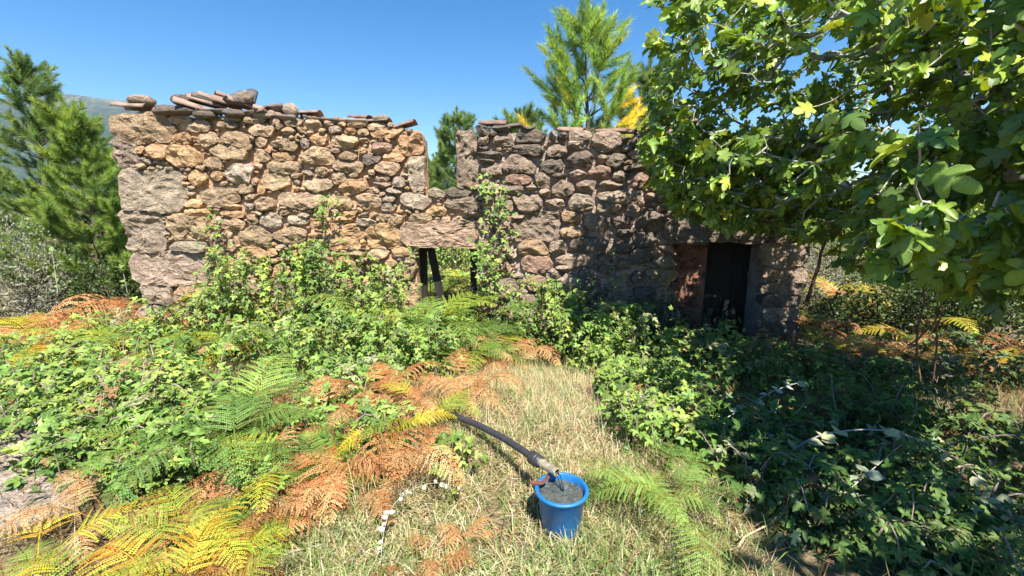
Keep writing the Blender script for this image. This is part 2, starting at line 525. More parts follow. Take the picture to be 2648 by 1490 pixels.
# stones read off the photograph: crop origin, crop scale, then x0,y0,x1,y1,class[,tilt]
CROPS = [
 ((280, 220), 4.83, [
  (35,345,830,715,'bq'),(60,710,410,1030,'gq'),(350,750,475,870,'o'),(475,705,790,930,'o'),(690,745,1195,1030,'o'),
  (865,445,1335,590,'b'),(815,590,1050,765,'o'),(1090,585,1370,775,'b'),(1365,550,1810,790,'b',22),(1250,740,1810,960,'b',10),
  (1330,430,1650,555,'b',12),(730,370,1085,490,'b'),(1085,370,1240,440,'r'),(1390,390,1680,475,'b',8),(1680,400,1930,485,'b'),
  (1200,890,1450,1070,'b'),(1440,960,1840,1240,'k'),(980,1055,1255,1255,'o'),(1280,1075,1460,1200,'o'),(1085,995,1215,1080,'b'),
  (965,1025,1070,1095,'r'),(1600,1235,1840,1370,'b'),(1710,1345,1840,1440,'b'),(1800,1150,1885,1260,'o'),(340,980,490,1055,'b'),
  (440,930,560,1000,'k'),(610,995,700,1070,'k'),(710,1025,830,1075,'k'),(490,1020,600,1075,'b'),(120,1050,970,1575,'gq'),
  (1100,1230,1715,1530,'b',8)]),
 ((640, 220), 4.025, [
  (0,330,220,405,'g'),(225,350,365,420,'r'),(370,335,580,430,'b'),(605,345,785,480,'b'),(785,360,915,430,'b'),(930,385,1035,435,'b'),
  (0,415,290,530,'b'),(295,400,375,470,'b'),(350,440,510,525,'b'),(520,440,600,510,'b'),(625,475,700,540,'b'),(740,445,825,505,'b'),
  (830,415,1000,505,'g'),(1030,400,1240,445,'b'),(995,450,1150,520,'o'),(1140,450,1280,535,'b'),(1245,400,1460,490,'b'),
  (1460,395,1530,450,'b'),(1255,425,1635,575,'o',-10),(1630,450,1720,520,'b'),(1525,480,1840,740,'oq'),(1670,725,1850,1060,'kq'),
  (70,535,220,660,'b'),(30,520,95,590,'b'),(80,665,255,820,'b'),(230,550,570,700,'b',12),(290,535,380,575,'b'),(440,525,505,575,'b'),
  (490,505,600,560,'b'),(500,560,560,600,'b'),(560,540,640,680,'g'),(650,490,855,640,'o'),(860,515,1180,665,'b'),(1160,530,1260,600,'b'),
  (1280,600,1520,715,'r'),(1420,550,1495,605,'b'),(1280,570,1365,605,'b'),(1370,555,1420,600,'r'),(170,660,260,720,'o'),
  (240,650,330,695,'o'),(325,655,400,700,'r'),(260,700,515,800,'o'),(520,650,930,840,'b'),(855,655,970,710,'r'),(960,695,1160,790,'b'),
  (1160,645,1240,720,'o'),(1190,725,1410,825,'d'),(1385,690,1660,820,'o',6),(195,795,580,925,'b'),(870,775,1250,935,'b',10),
  (65,820,175,875,'b'),(700,840,840,970,'b',25),(870,900,1050,1040,'b'),(1300,790,1620,945,'b'),(1255,875,1345,945,'b'),
  (1320,935,1495,1010,'r'),(1500,950,1640,1070,'k'),(1290,1005,1510,1065,'r'),(1265,1065,1390,1135,'b'),(1430,1070,1620,1135,'g'),
  (1045,900,1165,970,'b'),(120,895,475,1110,'b',10),(455,915,580,980,'b'),(580,885,690,960,'g'),(465,980,555,1045,'g'),
  (555,945,905,1130,'b',16),(920,950,1260,1135,'o',-16),(460,1040,550,1115,'o'),(550,1060,620,1115,'b'),(100,1000,215,1160,'o'),
  (50,960,120,1060,'r'),(250,1115,850,1300,'b',2),(70,1170,295,1310,'b'),(885,1165,1110,1290,'b'),(1110,1120,1395,1295,'b'),
  (1400,1135,1555,1230,'g'),(1390,1225,1555,1320,'g'),(1570,1135,1930,1290,'k'),(1370,1110,1445,1160,'r'),(1130,1270,1205,1325,'o'),
  (970,1305,1140,1385,'o'),(1145,1320,1270,1380,'k'),(860,1295,960,1355,'k'),(330,1300,460,1355,'b'),(80,1300,165,1365,'b'),
  (1330,1350,1470,1430,'b'),(1275,1320,1370,1380,'o'),(1640,1290,1720,1335,'b'),(1740,1290,1800,1335,'b')]),
 ((280, 500), 4.025, [
  (150,185,620,615,'gq'),(625,210,1080,480,'bq'),(625,490,1045,620,'g'),(195,600,1050,950,'gq'),(345,960,675,1150,'gq'),
  (685,975,1040,1160,'bq'),(785,65,1010,165,'o'),(765,150,1090,255,'o',8),(1150,172,1450,250,'o'),(1190,105,1390,170,'o'),
  (1405,90,1530,180,'g'),(1440,215,1570,330,'b'),(1565,190,1810,355,'k'),(1190,265,1450,400,'b'),(1120,235,1195,330,'k'),
  (1050,400,1170,560,'r'),(1170,375,1310,500,'b'),(1320,345,1710,555,'b'),(1050,575,1200,660,'b'),(1245,530,1340,600,'b'),
  (1340,560,1660,680,'o'),(1660,570,1770,660,'o'),(1750,525,1880,610,'b'),(1250,465,1310,525,'k')]),
 ((700, 500), 4.025, [
  (155,235,420,335,'k',6),(270,205,415,265,'g'),(95,170,215,225,'b'),(90,135,180,170,'b'),(15,350,390,525,'b'),(600,230,880,315,'o',4),
  (730,180,900,245,'o'),(905,195,1030,245,'k'),(880,255,1100,350,'k'),(1090,205,1280,300,'b',-10),(1200,215,1390,335,'b',-12),
  (1430,215,1685,310,'b'),(525,310,945,580,'oq'),(1015,335,1350,555,'oq'),(1240,560,1475,650,'o'),(990,590,1240,685,'b'),
  (810,605,985,665,'b'),(530,670,880,885,'o',-12),(870,670,1010,725,'b'),(390,640,640,745,'b'),(540,710,640,760,'b'),(330,790,490,860,'k'),
  (1290,745,1520,905,'b'),(1380,690,1515,740,'b'),(1150,820,1260,895,'b'),(1040,740,1170,790,'b'),(1300,925,1545,1200,'bq'),
  (935,475,995,550,'o'),(970,415,1015,460,'b'),(820,555,870,605,'g'),(930,900,1060,1000,'b'),(1060,900,1180,1000,'b'),
  (860,1200,1000,1350,'b'),(1005,1210,1110,1350,'b'),(1310,1205,1540,1420,'bq')]),
 ((1050, 450), 3.62, [(-32,443,778,690,'rL')]),
 ((1100, 280), 4.83, [
  (230,1105,700,1270,'g'),(450,1290,700,1365,'g'),(245,1000,600,1112,'d'),(20,1000,240,1110,'k'),(370,265,640,578,'gq'),
  (390,600,660,1005,'gq'),(615,225,830,365,'d'),(655,330,800,470,'g'),(830,210,1070,300,'d'),(780,285,895,370,'d'),(815,300,1090,490,'g'),
  (645,465,800,550,'d'),(635,540,1000,630,'d'),(1085,240,1545,450,'d'),(1545,280,1650,400,'g'),(1080,430,1515,620,'d',8),
  (940,570,1400,830,'g'),(660,640,890,690,'d'),(665,690,955,850,'k'),(955,740,1080,810,'g'),(960,820,1340,960,'r'),(1505,440,1770,620,'g'),
  (1445,620,1750,810,'d'),(1355,810,1570,990,'g'),(960,965,1245,1065,'g'),(1260,950,1400,1030,'k'),(1410,1000,1565,1105,'k'),
  (1585,900,1860,1125,'g'),(610,1020,775,1145,'g'),(605,950,720,1020,'g'),(705,1080,860,1290,'g'),(980,1130,1115,1300,'k'),
  (1110,1065,1470,1315,'k'),(1480,1140,1760,1300,'k'),(1060,1310,1260,1390,'g')]),
 ((1400, 280), 4.83, [
  (200,300,345,390,'d'),(325,290,645,420,'g'),(320,400,555,535,'k'),(600,305,1000,570,'g'),(975,350,1110,410,'d'),(1095,330,1450,520,'d'),
  (990,450,1130,550,'g'),(1065,520,1330,625,'g'),(310,550,690,725,'d'),(690,575,850,700,'k'),(780,565,1060,735,'d'),(1000,630,1145,710,'b'),
  (1190,630,1390,700,'g'),(990,690,1350,800,'d'),(130,810,325,880,'d'),(330,770,580,900,'k'),(580,720,880,885,'r'),(890,780,1055,910,'k'),
  (1045,805,1350,1000,'r'),(425,890,690,1050,'g'),(695,890,1030,1015,'k',12),(660,1015,1300,1195,'k'),(315,1050,660,1310,'k'),
  (680,1170,1030,1300,'g'),(1050,1200,1240,1320,'g'),(220,1280,530,1410,'b'),(1210,1150,1290,1230,'g'),(1420,1220,1530,1300,'b'),
  (1300,1050,1440,1150,'g'),(1430,1050,1600,1180,'g'),(1470,330,1700,480,'d'),(1360,530,1560,640,'g'),(1600,540,1800,690,'g'),
  (1380,680,1640,830,'d'),(1530,850,1750,1010,'g'),(1640,1060,1830,1260,'b'),(1740,330,1990,500,'g'),(1860,560,2100,740,'d'),
  (1700,720,1900,840,'g'),(1790,880,2060,1040,'d'),(2040,340,2300,560,'g'),(2140,600,2420,800,'d'),(2100,840,2380,1040,'g'),
  (1900,1080,2130,1240,'b'),(2170,1080,2440,1250,'d'),(2450,380,2760,620,'g'),(2460,660,2780,900,'g'),(2440,930,2740,1130,'d'),
  (2800,380,3300,720,'gq'),(2900,740,3310,1020,'bq'),(2780,1040,3320,1220,'gq')]),
 ((1240, 520), 4.025, [
  (370,110,840,405,'gq'),(820,240,1095,385,'b'),(1085,130,1380,330,'k'),(1360,150,1590,275,'d'),(1610,110,1932,300,'d'),
  (1410,280,1600,390,'d'),(1610,320,1900,480,'d'),(930,345,1380,540,'d',-3),(1390,400,1600,540,'d'),(725,405,910,560,'g'),
  (370,405,725,565,'b'),(270,525,395,600,'k'),(400,565,765,755,'r'),(770,535,1205,665,'g'),(780,670,995,725,'k'),(680,700,870,820,'k'),
  (470,770,700,935,'r'),(680,750,1080,960,'k',-6),(1015,680,1210,805,'d'),(1210,540,1350,640,'d'),(1090,805,1330,1040,'d'),
  (1220,660,1390,770,'d'),(1430,600,1560,700,'g'),(1545,500,1770,670,'d'),(1780,490,1930,590,'b'),(1720,700,1900,800,'b'),
  (1150,1060,1240,1130,'k'),(1350,800,1560,960,'g'),(1580,720,1710,860,'d'),(1600,880,1830,1050,'d'),(1340,980,1580,1150,'g'),
  (120,420,330,600,'g'),(90,620,330,800,'b'),(120,820,400,1020,'g')]),
 ((1640, 520), 3.45, [
  (300,150,1240,372,'dL'),(1255,170,1545,372,'gq'),(215,395,365,460,'b'),(150,465,360,600,'g'),(200,610,360,740,'b'),(160,750,362,900,'b'),
  (1150,380,1550,580,'gq'),(1150,590,1290,700,'b'),(1300,590,1510,820,'gq'),(1150,710,1290,830,'g'),(1150,835,1480,950,'dq'),
  (1150,960,1450,1070,'gq'),(1150,1075,1450,1280,'dq'),(1150,1290,1440,1480,'gq')]),
]
def w2(sx, sy):
    p = P(sx, sy, WY)
    return np.array([p[0], p[2]])

ST = []   # cx, cz, a, b, tilt, exponent, class, profile power, proud
for org, sc_, rows in CROPS:
    for r in rows:
        x0, y0, x1, y1, cl = r[:5]
        tilt = R(r[5]) if len(r) > 5 else 0.0
        pa = w2(org[0] + x0 / sc_, org[1] + y0 / sc_)
        pb = w2(org[0] + x1 / sc_, org[1] + y1 / sc_)
        c = (pa + pb) / 2
        a, b = abs(pb[0] - pa[0]) / 2, abs(pb[1] - pa[1]) / 2
        if tilt:
            b *= 0.86
        boxy = cl[1:] in ('q', 'L')
        ST.append([c[0], c[1], a, b, -tilt, 5.0 if boxy else RNG.uniform(2.2, 3.3), cl[0], 6.5 if boxy else RNG.uniform(2.8, 4.6),
                   0.055 if cl[1:] == 'q' else (0.06 if cl[1:] == 'L' else RNG.uniform(0.05, 0.09))])
# outline of the wall (X, Z), its openings
XL, XR = w2(330, 560)[0], w2(2092, 640)[0]
TOP = [w2(x, y) for x, y in [(297,292),(430,296),(540,284),(700,284),(760,294),(870,300),(960,308),(1010,320),(1060,335),(1102,345)]]
TOPR = [w2(x, y) for x, y in [(1180,345),(1230,334),(1330,330),(1450,342),(1600,347),(1700,350),(1900,356),(2100,360)]]
GAPX = (w2(1103, 420)[0], w2(1182, 420)[0])
SILL = w2(1140, 488)[1]
D1 = (w2(1083, 720)[0], w2(1240, 720)[0], w2(1160, 641)[1])
D2 = (w2(1746, 720)[0], w2(1974, 720)[0], w2(1860, 628)[1])
ZB = -1.15

def top_z(x):
    zl = np.interp(x, [p[0] for p in TOP], [p[1] for p in TOP])
    zr = np.interp(x, [p[0] for p in TOPR], [p[1] for p in TOPR])
    z = np.where(x < (GAPX[0] + GAPX[1]) / 2, zl, zr)
    return np.where((x > GAPX[0]) & (x < GAPX[1]), SILL, z)

def inside(x, z, m=0.0):
    """m shrinks the wall's outline"""
    ok = (x > XL + m) & (x < XR - m) & (z > ZB) & (z < np.minimum(np.minimum(top_z(x), top_z(x - m)), top_z(x + m)) - m)
    ok &= ~((x > D1[0] - m) & (x < D1[1] + m) & (z < D1[2] + m))
    ok &= ~((x > D2[0] - m) & (x < D2[1] + m) & (z < D2[2] + m))
    return ok

def stone_d(S, x, z):
    """normalised distance of points (n) to stones S (k) -> n x k"""
    dx = x[:, None] - S[None, :, 0]
    dz = z[:, None] - S[None, :, 1]
    c, s = np.cos(S[:, 4]), np.sin(S[:, 4])
    u = np.abs(dx * c + dz * s) / S[:, 2]
    v = np.abs(-dx * s + dz * c) / S[:, 3]
    n = S[:, 5]
    return (u ** n + v ** n) ** (1 / n)

for s_ in ST:
    if s_[0] > w2(1200, 500)[0] and s_[5] < 4.5:
        s_[7] = RNG.uniform(2.3, 3.2)
        s_[8] = RNG.uniform(0.085, 0.135)
cls = [s[6] for s in ST]
SN = np.array([[s[0], s[1], s[2], s[3], s[4], s[5], s[7], s[8]] for s in ST], float)
n_traced = len(SN)
# small stones wedged into what is left open
rng = np.random.default_rng(3)
for rad, tries in ((0.20, 1500), (0.13, 2500), (0.09, 4000), (0.062, 6000), (0.043, 9000), (0.030, 14000), (0.021, 16000)):
    px = rng.uniform(XL, XR, tries)
    pz = rng.uniform(ZB, 3.2, tries)
    k = inside(px, pz, rad * 0.75)
    px, pz = px[k], pz[k]
    D = ((stone_d(SN, px, pz) - 1) * np.minimum(SN[:, 2], SN[:, 3])[None]).min(1)
    new = []
    for x, z, d in zip(px, pz, D):
        if d < rad * 0.78:
            continue
        if any((x - q[0]) ** 2 / 1.7 + (z - q[1]) ** 2 < (1.7 * rad) ** 2 for q in new):
            continue
        s = rng.uniform(0.85, 1.12)
        new.append([x, z, rad * s * rng.uniform(1.25, 2.0), rad * s * rng.uniform(0.62, 0.92), rng.normal(0, 0.16),
                    rng.uniform(2.1, 3.0), rng.uniform(2.0, 2.8), min(0.05, rad * 0.75)])
        left = x < GAPX[1]
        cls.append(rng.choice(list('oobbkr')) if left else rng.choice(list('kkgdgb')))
    if new:
        SN = np.concatenate([SN, np.array(new)])

def stone_mesh(i, S):
    cx, cz, a, b, tilt, n, pw, proud = S[i]
    size = max(a, b)
    na = 44 if size > 0.3 else (34 if size > 0.12 else (18 if size > 0.05 else 11))
    th = np.linspace(0, 2 * np.pi, na, endpoint=False)
    dx, dz = np.cos(th), np.sin(th)
    one = S[i:i + 1]
    rown = 1.30 / stone_d(one, cx + dx, cz + dz)[:, 0]
    seed = i * 7.31
    wob = 0.5 * vnoise(np.stack([dx * 1.6 + seed, dz * 1.6, np.full(na, seed)], 1)) + 0.3 * vnoise(np.stack([dx * 3.5 + seed, dz * 3.5, np.full(na, seed + 9)], 1))
    rown = rown * (1 + (0.10 if n < 4.5 else 0.035) * wob)
    rs = np.random.default_rng(1000 + i)
    if n < 4.5:          # broken edges: cut the outline by a few straight lines
        for q_ in range(7):
            f_ = rs.uniform(0, 2 * np.pi)
            ex, ez = np.cos(f_), np.sin(f_)
            sup = math.hypot(a * ex, b * ez)
            cs = dx * ex + dz * ez
            lim = rs.uniform(0.84, 1.12) * sup / np.maximum(cs, 0.05)
            rown = np.where(cs > 0.05, np.minimum(rown, lim), rown)
    near = np.where((np.abs(S[:, 0] - cx) < S[:, 2] + a + 0.15) & (np.abs(S[:, 1] - cz) < S[:, 3] + b + 0.15))[0]
    near = near[near != i]
    ts = np.linspace(0.35, 1.0, 18)
    r = rown * ((1.02 if n > 4.5 else 1.24) / 1.30)
    if len(near):
        pxs = cx + (ts[:, None] * rown[None]) * dx[None]
        pzs = cz + (ts[:, None] * rown[None]) * dz[None]
        dn = stone_d(S[near], pxs.ravel(), pzs.ravel()).min(1).reshape(len(ts), na)
        do = stone_d(one, pxs.ravel(), pzs.ravel())[:, 0].reshape(len(ts), na)
        hit = dn < do
        first = np.where(hit.any(0), hit.argmax(0), len(ts) - 1)
        r = rown * ts[first]
        r = np.where(hit.any(0), r - 0.004, r * ((1.02 if n > 4.5 else 1.24) / 1.30))
    r = np.maximum(r, 0.3 * rown)
    r = 0.12 * np.roll(r, 1) + 0.76 * r + 0.12 * np.roll(r, -1)
    tr = [0.0, 0.3, 0.52, 0.68, 0.8, 0.89, 0.95, 0.985, 1.0] if size > 0.12 else ([0, 0.5, 0.78, 0.93, 1.0] if size > 0.05 else [0, 0.6, 0.9, 1.0])
    if size > 0.3:
        tr = [0, 0.14, 0.28, 0.42, 0.55, 0.66, 0.75, 0.83, 0.89, 0.94, 0.975, 1.0]
    V = [np.array([[cx, WY - proud * 0.9, cz]])]
    cuts = [(rs.uniform(0.72, 1.0), rs.normal(0, 0.42), rs.normal(0, 0.42)) for q_ in range(4)]
    for t in tr[1:]:
        dep = np.full(na, proud * (1 - t ** pw) ** (1 / pw))
        for c0_, g1_, g2_ in cuts:
            dep = np.minimum(dep, np.maximum(proud * (c0_ + g1_ * r * t * dx / a + g2_ * r * t * dz / b), 0.12 * dep))
        V.append(np.stack([cx + r * t * dx, WY - dep + (0.03 if t == 1.0 else 0), cz + r * t * dz], 1))
    V.append(np.stack([cx + r * 0.96 * dx, np.full(na, WY + min(0.22, 0.05 + size * 0.5)), cz + r * 0.96 * dz], 1))
    V = np.concatenate(V)
    # broken, pitted face
    amp = min(0.036, 0.20 * min(a, b)) * (1.0 if pw < 5 else 1.15)
    q = V.copy(); q[:, 1] += seed
    nz1 = fbm(q * (3.0 / max(size * 1.6, 0.07)), 3)
    nz2 = fbm(q * 16 + 5, 2)
    wgt = np.ones(len(V)); wgt[-na:] = 0
    V[:, 1] -= wgt * (amp * nz1 + 0.6 * amp * nz2)
    V[:, 2] += wgt * 0.5 * amp * fbm(q * 7 + 31, 2)
    V[:, 0] += wgt * 0.5 * amp * fbm(q * 7 + 57, 2)
    F3 = np.array([(0, 1 + (j + 1) % na, 1 + j) for j in range(na)])
    nr = len(tr)          # rings including the back one
    F4 = []
    for k in range(nr - 1):
        o0, o1 = 1 + k * na, 1 + (k + 1) * na
        for j in range(na):
            j2 = (j + 1) % na
            F4.append((o0 + j, o0 + j2, o1 + j2, o1 + j))
    return V, [F3[:, ::-1], np.array(F4)[:, ::-1]]

house = empty('ruined_stone_house', (0, WY, -0.7),
              'roofless ruined stone house of rough granite rubble with two doorways', 'house')
# earth-mortar core: a relief sheet at the front, closed off round every edge
step = 0.05
cxs = np.arange(XL + 0.03, XR - 0.03 + 1e-6, step)
czs = np.arange(ZB, 3.2, step)
CX, CZ = np.meshgrid(cxs, czs, indexing='ij')
MK = inside(CX.ravel(), CZ.ravel(), 0.045).reshape(CX.shape)
cell = MK[:-1, :-1] & MK[1:, :-1] & MK[1:, 1:] & MK[:-1, 1:]
q = np.stack([CX.ravel() * 5, np.zeros(CX.size), CZ.ravel() * 5], 1)
FY = (WY + 0.055 - 0.02 * fbm(q, 3) - 0.008 * fbm(q * 4, 2)).reshape(CX.shape)
nn = CX.size
Vw = np.concatenate([np.stack([CX, FY, CZ], -1).reshape(-1, 3), np.stack([CX, np.full(CX.shape, WY + WT), CZ], -1).reshape(-1, 3)])
I = np.arange(nn).reshape(CX.shape)
ii, jj = np.where(cell)
Fw = [np.stack([I[ii, jj], I[ii + 1, jj], I[ii + 1, jj + 1], I[ii, jj + 1]], 1),
      np.stack([I[ii, jj], I[ii, jj + 1], I[ii + 1, jj + 1], I[ii + 1, jj]], 1) + nn]
cp = np.pad(cell, 1)
for di, dj, e in ((-1, 0, ((0, 0), (0, 1))), (1, 0, ((1, 1), (1, 0))), (0, -1, ((1, 0), (0, 0))), (0, 1, ((0, 1), (1, 1)))):
    nb = cp[1 + di:cp.shape[0] - 1 + di, 1 + dj:cp.shape[1] - 1 + dj]
    bi, bj = np.where(cell & ~nb)
    p0 = I[bi + e[0][0], bj + e[0][1]]
    p1 = I[bi + e[1][0], bj + e[1][1]]
    Fw.append(np.stack([p0, p1, p1 + nn, p0 + nn], 1))
used = np.unique(np.concatenate([f.ravel() for f in Fw]))
remap = np.zeros(len(Vw), int); remap[used] = np.arange(len(used))
Vw = Vw[used]
Fw = [remap[f] for f in Fw]
wl = sstep(-1.3, 0.2, Vw[:, 0])[:, None]
Cw = (1 - wl) * np.array([0.52, 0.325, 0.20]) + wl * np.array([0.43, 0.335, 0.275])
wall = mesh_obj('wall', Vw, Fw, M_MORTAR, house, Cw, smooth=False, loc=(0, WY, -0.7))
wall['label'] = 'earth mortar core of the wall, orange on the left and grey on the right'

area = SN[:, 2] * SN[:, 3]
order = np.argsort(-area)
big = set(order[:300].tolist())
rub = MB()
rngc = np.random.default_rng(11)
for i in range(len(SN)):
    V, F = stone_mesh(i, SN)
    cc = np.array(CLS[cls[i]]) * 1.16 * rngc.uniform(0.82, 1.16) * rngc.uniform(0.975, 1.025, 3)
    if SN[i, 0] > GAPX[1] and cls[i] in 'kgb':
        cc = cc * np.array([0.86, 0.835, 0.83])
    if i in big:
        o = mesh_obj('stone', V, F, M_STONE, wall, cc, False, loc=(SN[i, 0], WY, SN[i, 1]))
        o.location = (SN[i, 0], 0, SN[i, 1] + 0.7)
    else:
        rub.add(V, F, cc)
o = rub.obj('chinking_stones', M_STONE, wall, False, loc=(0, WY, -0.7))
o.location = (0, 0, 0)
o['kind'] = 'stuff'

# side and rear walls of the house, behind the front
def plain_wall(name, x0, x1, y0, y1, ztop, label):
    b = MB()
    n = 26
    xs = np.linspace(x0, x1, n if x1 - x0 > 1 else 4)
    ys = np.linspace(y0, y1, n if y1 - y0 > 1 else 4)
    V, F = boxv((x0 + x1) / 2, (y0 + y1) / 2, (ztop + ZB) / 2, x1 - x0, y1 - y0, ztop - ZB)
    b.add(V, F, (0.34, 0.24, 0.16))
    w = b.obj(name, M_MORTAR, house, False, loc=((x0 + x1) / 2, (y0 + y1) / 2, ZB))
    w['label'] = label
    # rough stones on the two long faces
    r = np.random.default_rng(int(abs(x0) * 10))
    sb = MB()
    for k in range(240):
        a, bb = r.uniform(0.12, 0.30), r.uniform(0.08, 0.15)
        z = r.uniform(ZB + 0.3, ztop - 0.1)
        y = r.uniform(y0, y1)
        for side, x in ((-1, x0), (1, x1)):
            u = np.linspace(0, 2 * np.pi, 10, endpoint=False)
            Vs = [np.array([[x + side * 0.07, y, z]])]
            for t in (0.6, 0.9, 1.0):
                Vs.append(np.stack([np.full(10, x + side * 0.07 * (1 - t ** 3)), y + a * t * np.cos(u), z + bb * t * np.sin(u)], 1))
            Vs = np.concatenate(Vs)
            Fs = [np.array([(0, 1 + j, 1 + (j + 1) % 10) for j in range(10)]),
                  np.array([(1 + q * 10 + j, 11 + q * 10 + j, 11 + q * 10 + (j + 1) % 10, 1 + q * 10 + (j + 1) % 10) for q in (0, 1) for j in range(10)])]
            sb.add(Vs, Fs, np.array(CLS[r.choice(list('bgko'))]))
    s = sb.obj('rubble_stones', M_STONE, w, loc=((x0 + x1) / 2, (y0 + y1) / 2, ZB))
    s.location = (0, 0, 0)
    s['kind'] = 'stuff'
plain_wall('side_wall', XL + 0.05, XL + 0.6, WY + WT + 0.005, WY + 4.2, 2.1, 'left side wall running back from the corner')
plain_wall('side_wall', XR - 0.6, XR - 0.05, WY + WT + 0.005, WY + 4.2, 1.9, 'right side wall running back from the corner')

# red rubble filling the left half of the right doorway, plank door beside it
def hp(name, mb, mat, label=None, smooth=True, parent=None):
    o = mb.obj(name, mat, parent or house, smooth, loc=(0, WY, -0.7))
    o.location = (0, 0, 0)
    if label: o['label'] = label
    return o
xa, xb = w2(1746, 700)[0], P(1822, 700, WY + 0.3)[0]
b = MB()
V, F = boxv((xa + xb) / 2 - 0.02, WY + 0.40, (D2[2] - 0.02 + ZB) / 2, xb - xa + 0.04, 0.3, D2[2] - 0.02 - ZB)
b.add(V, F, (0.26, 0.13, 0.09))
infill = hp('doorway_infill', b, M_MORTAR, 'reddish rubble blocking the left half of the right doorway', False)
r = np.random.default_rng(5)
for k in range(60):
    x, z = r.uniform(xa + 0.03, xb - 0.02), r.uniform(ZB + 0.3, D2[2] - 0.06)
    u = np.linspace(0, 2 * np.pi, 8, endpoint=False) + r.uniform(0, 1)
    a, bb = r.uniform(0.035, 0.085), r.uniform(0.03, 0.06)
    rr = r.uniform(0.75, 1.15, 8)
    y0 = WY + 0.25
    Vs = [np.array([[x, y0 - 0.05, z]])]
    for t in (0.55, 0.9, 1.0):
        Vs.append(np.stack([x + a * t * rr * np.cos(u), np.full(8, y0 - 0.05 * (1 - t ** 4) + 0.004) + r.uniform(-.006, .006, 8), z + bb * t * rr * np.sin(u)], 1))
    Vs = np.concatenate(Vs)
    Fs = [np.array([(0, 1 + (j + 1) % 8, 1 + j) for j in range(8)])[:, ::-1],
          np.array([(1 + q * 8 + j, 1 + q * 8 + (j + 1) % 8, 9 + q * 8 + (j + 1) % 8, 9 + q * 8 + j) for q in (0, 1) for j in range(8)])[:, ::-1]]
    sb = MB(); sb.add(Vs, Fs, np.array((0.27, 0.13, 0.095)) * r.uniform(0.75, 1.25))
    o = sb.obj('stone', M_STONE, infill, loc=(x, y0, z))
    o.location = (x, y0 - WY, z + 0.7)
door = hp('door', (lambda m: (m.add(*boxv(P(1870, 700, WY + 0.55)[0], WY + 0.60, (D2[2] + ZB) / 2, 0.02, 0.02, D2[2] - ZB), (1, 1, 1)), m)[1])(MB()),
          M_DARKWOOD, 'dark weathered plank door standing at the back of the right doorway', False)
x0d, x1d = P(1800, 700, WY + 0.5)[0], P(1925, 700, WY + 0.6)[0] + 0.06
npl = 6
for k in range(npl):
    w = (x1d - x0d) / npl
    m = MB()
    m.add(*boxv(x0d + (k + .5) * w, WY + 0.55 + 0.006 * (k % 2), (D2[2] - 0.01 + ZB + 0.3) / 2, w - 0.008, 0.03, D2[2] - 0.02 - ZB - 0.3 - 0.02 * (k % 3)))
    hp('plank', m, M_DARKWOOD, None, False, door)
m = MB()
pa, pb = P(1860, 800, WY + 0.35), P(1893, 772, WY + 0.35)
for k in range(2):
    bot = P(1868 + k * 18, 880, WY + 0.30)
    tp = P(1880 + k * 18, 775 + 14 * k, WY + 0.45)
    m2 = MB(); m2.add(*tube(np.array([bot, (bot + tp) / 2, tp]), [0.055, 0.05, 0.05], 4))
    hp('fallen_board', m2, M_DARKWOOD, 'dark broken board leaning in the right doorway', False)
# wooden frame of the left doorway
def post(sx0, sy0, sx1, sy1, wpx, Y, label):
    a, c = P(sx0, sy0, Y), P(sx1, sy1, Y)
    wd = wpx / FPX * Y * 0.98
    d = c - a
    m = MB()
    V = []
    for p in (a, c):
        for ox, oy in ((-.5, -.5), (.5, -.5), (.5, .5), (-.5, .5)):
            V.append(p + np.array([ox * wd, oy * 0.10, 0]))
    m.add(np.array(V), np.array([(0, 1, 5, 4), (1, 2, 6, 5), (2, 3, 7, 6), (3, 0, 4, 7), (0, 3, 2, 1), (4, 5, 6, 7)]))
    hp('door_post', m, M_DARKWOOD, label, False)
post(1093, 636, 1097, 880, 21, WY + 0.42, 'blackened upright post at the left of the doorway')
post(1113, 636, 1152, 830, 18, WY + 0.40, 'blackened post leaning across the left doorway')
post(1224, 636, 1226, 880, 16, WY + 0.44, 'blackened upright post at the right of the doorway')

# ------------------------------------------------------------------ roof tiles and loose stones on the wall top
def tile_mesh(L=0.42, r0=0.085, r1=0.065, th=0.012, n=9, m=5):
    a = np.linspace(R(12), R(168), n)
    V = []
    for rr in (0, -th):
        for k in range(m):
            t = k / (m - 1)
            r_ = r0 + (r1 - r0) * t + rr
            V.append(np.stack([r_ * np.cos(a), np.full(n, (t - .5) * L), r_ * np.sin(a) * 0.8 - 0.02], 1))
    V = np.concatenate(V)
    F = []
    for s in (0, 1):
        o = s * n * m
        for k in range(m - 1):
            for j in range(n - 1):
                f = (o + k * n + j, o + k * n + j + 1, o + (k + 1) * n + j + 1, o + (k + 1) * n + j)
                F.append(f[::-1] if s == 0 else f)
    o = n * m
    for j in range(n - 1):
        F.append((j, j + 1, o + j + 1, o + j)); e = (m - 1) * n
        F.append((e + j + 1, e + j, o + e + j, o + e + j + 1))
    for k in range(m - 1):
        F.append((k * n, o + k * n, o + (k + 1) * n, (k + 1) * n)); e = n - 1
        F.append((k * n + e, (k + 1) * n + e, o + (k + 1) * n + e, o + k * n + e))
    return V, np.array(F)
TV, TF = tile_mesh()
TV2, TF2 = tile_mesh(0.36, 0.10, 0.085)
tile_col = [(0.36, 0.245, 0.19), (0.26, 0.205, 0.17), (0.40, 0.26, 0.19), (0.17, 0.15, 0.135), (0.45, 0.33, 0.26)]
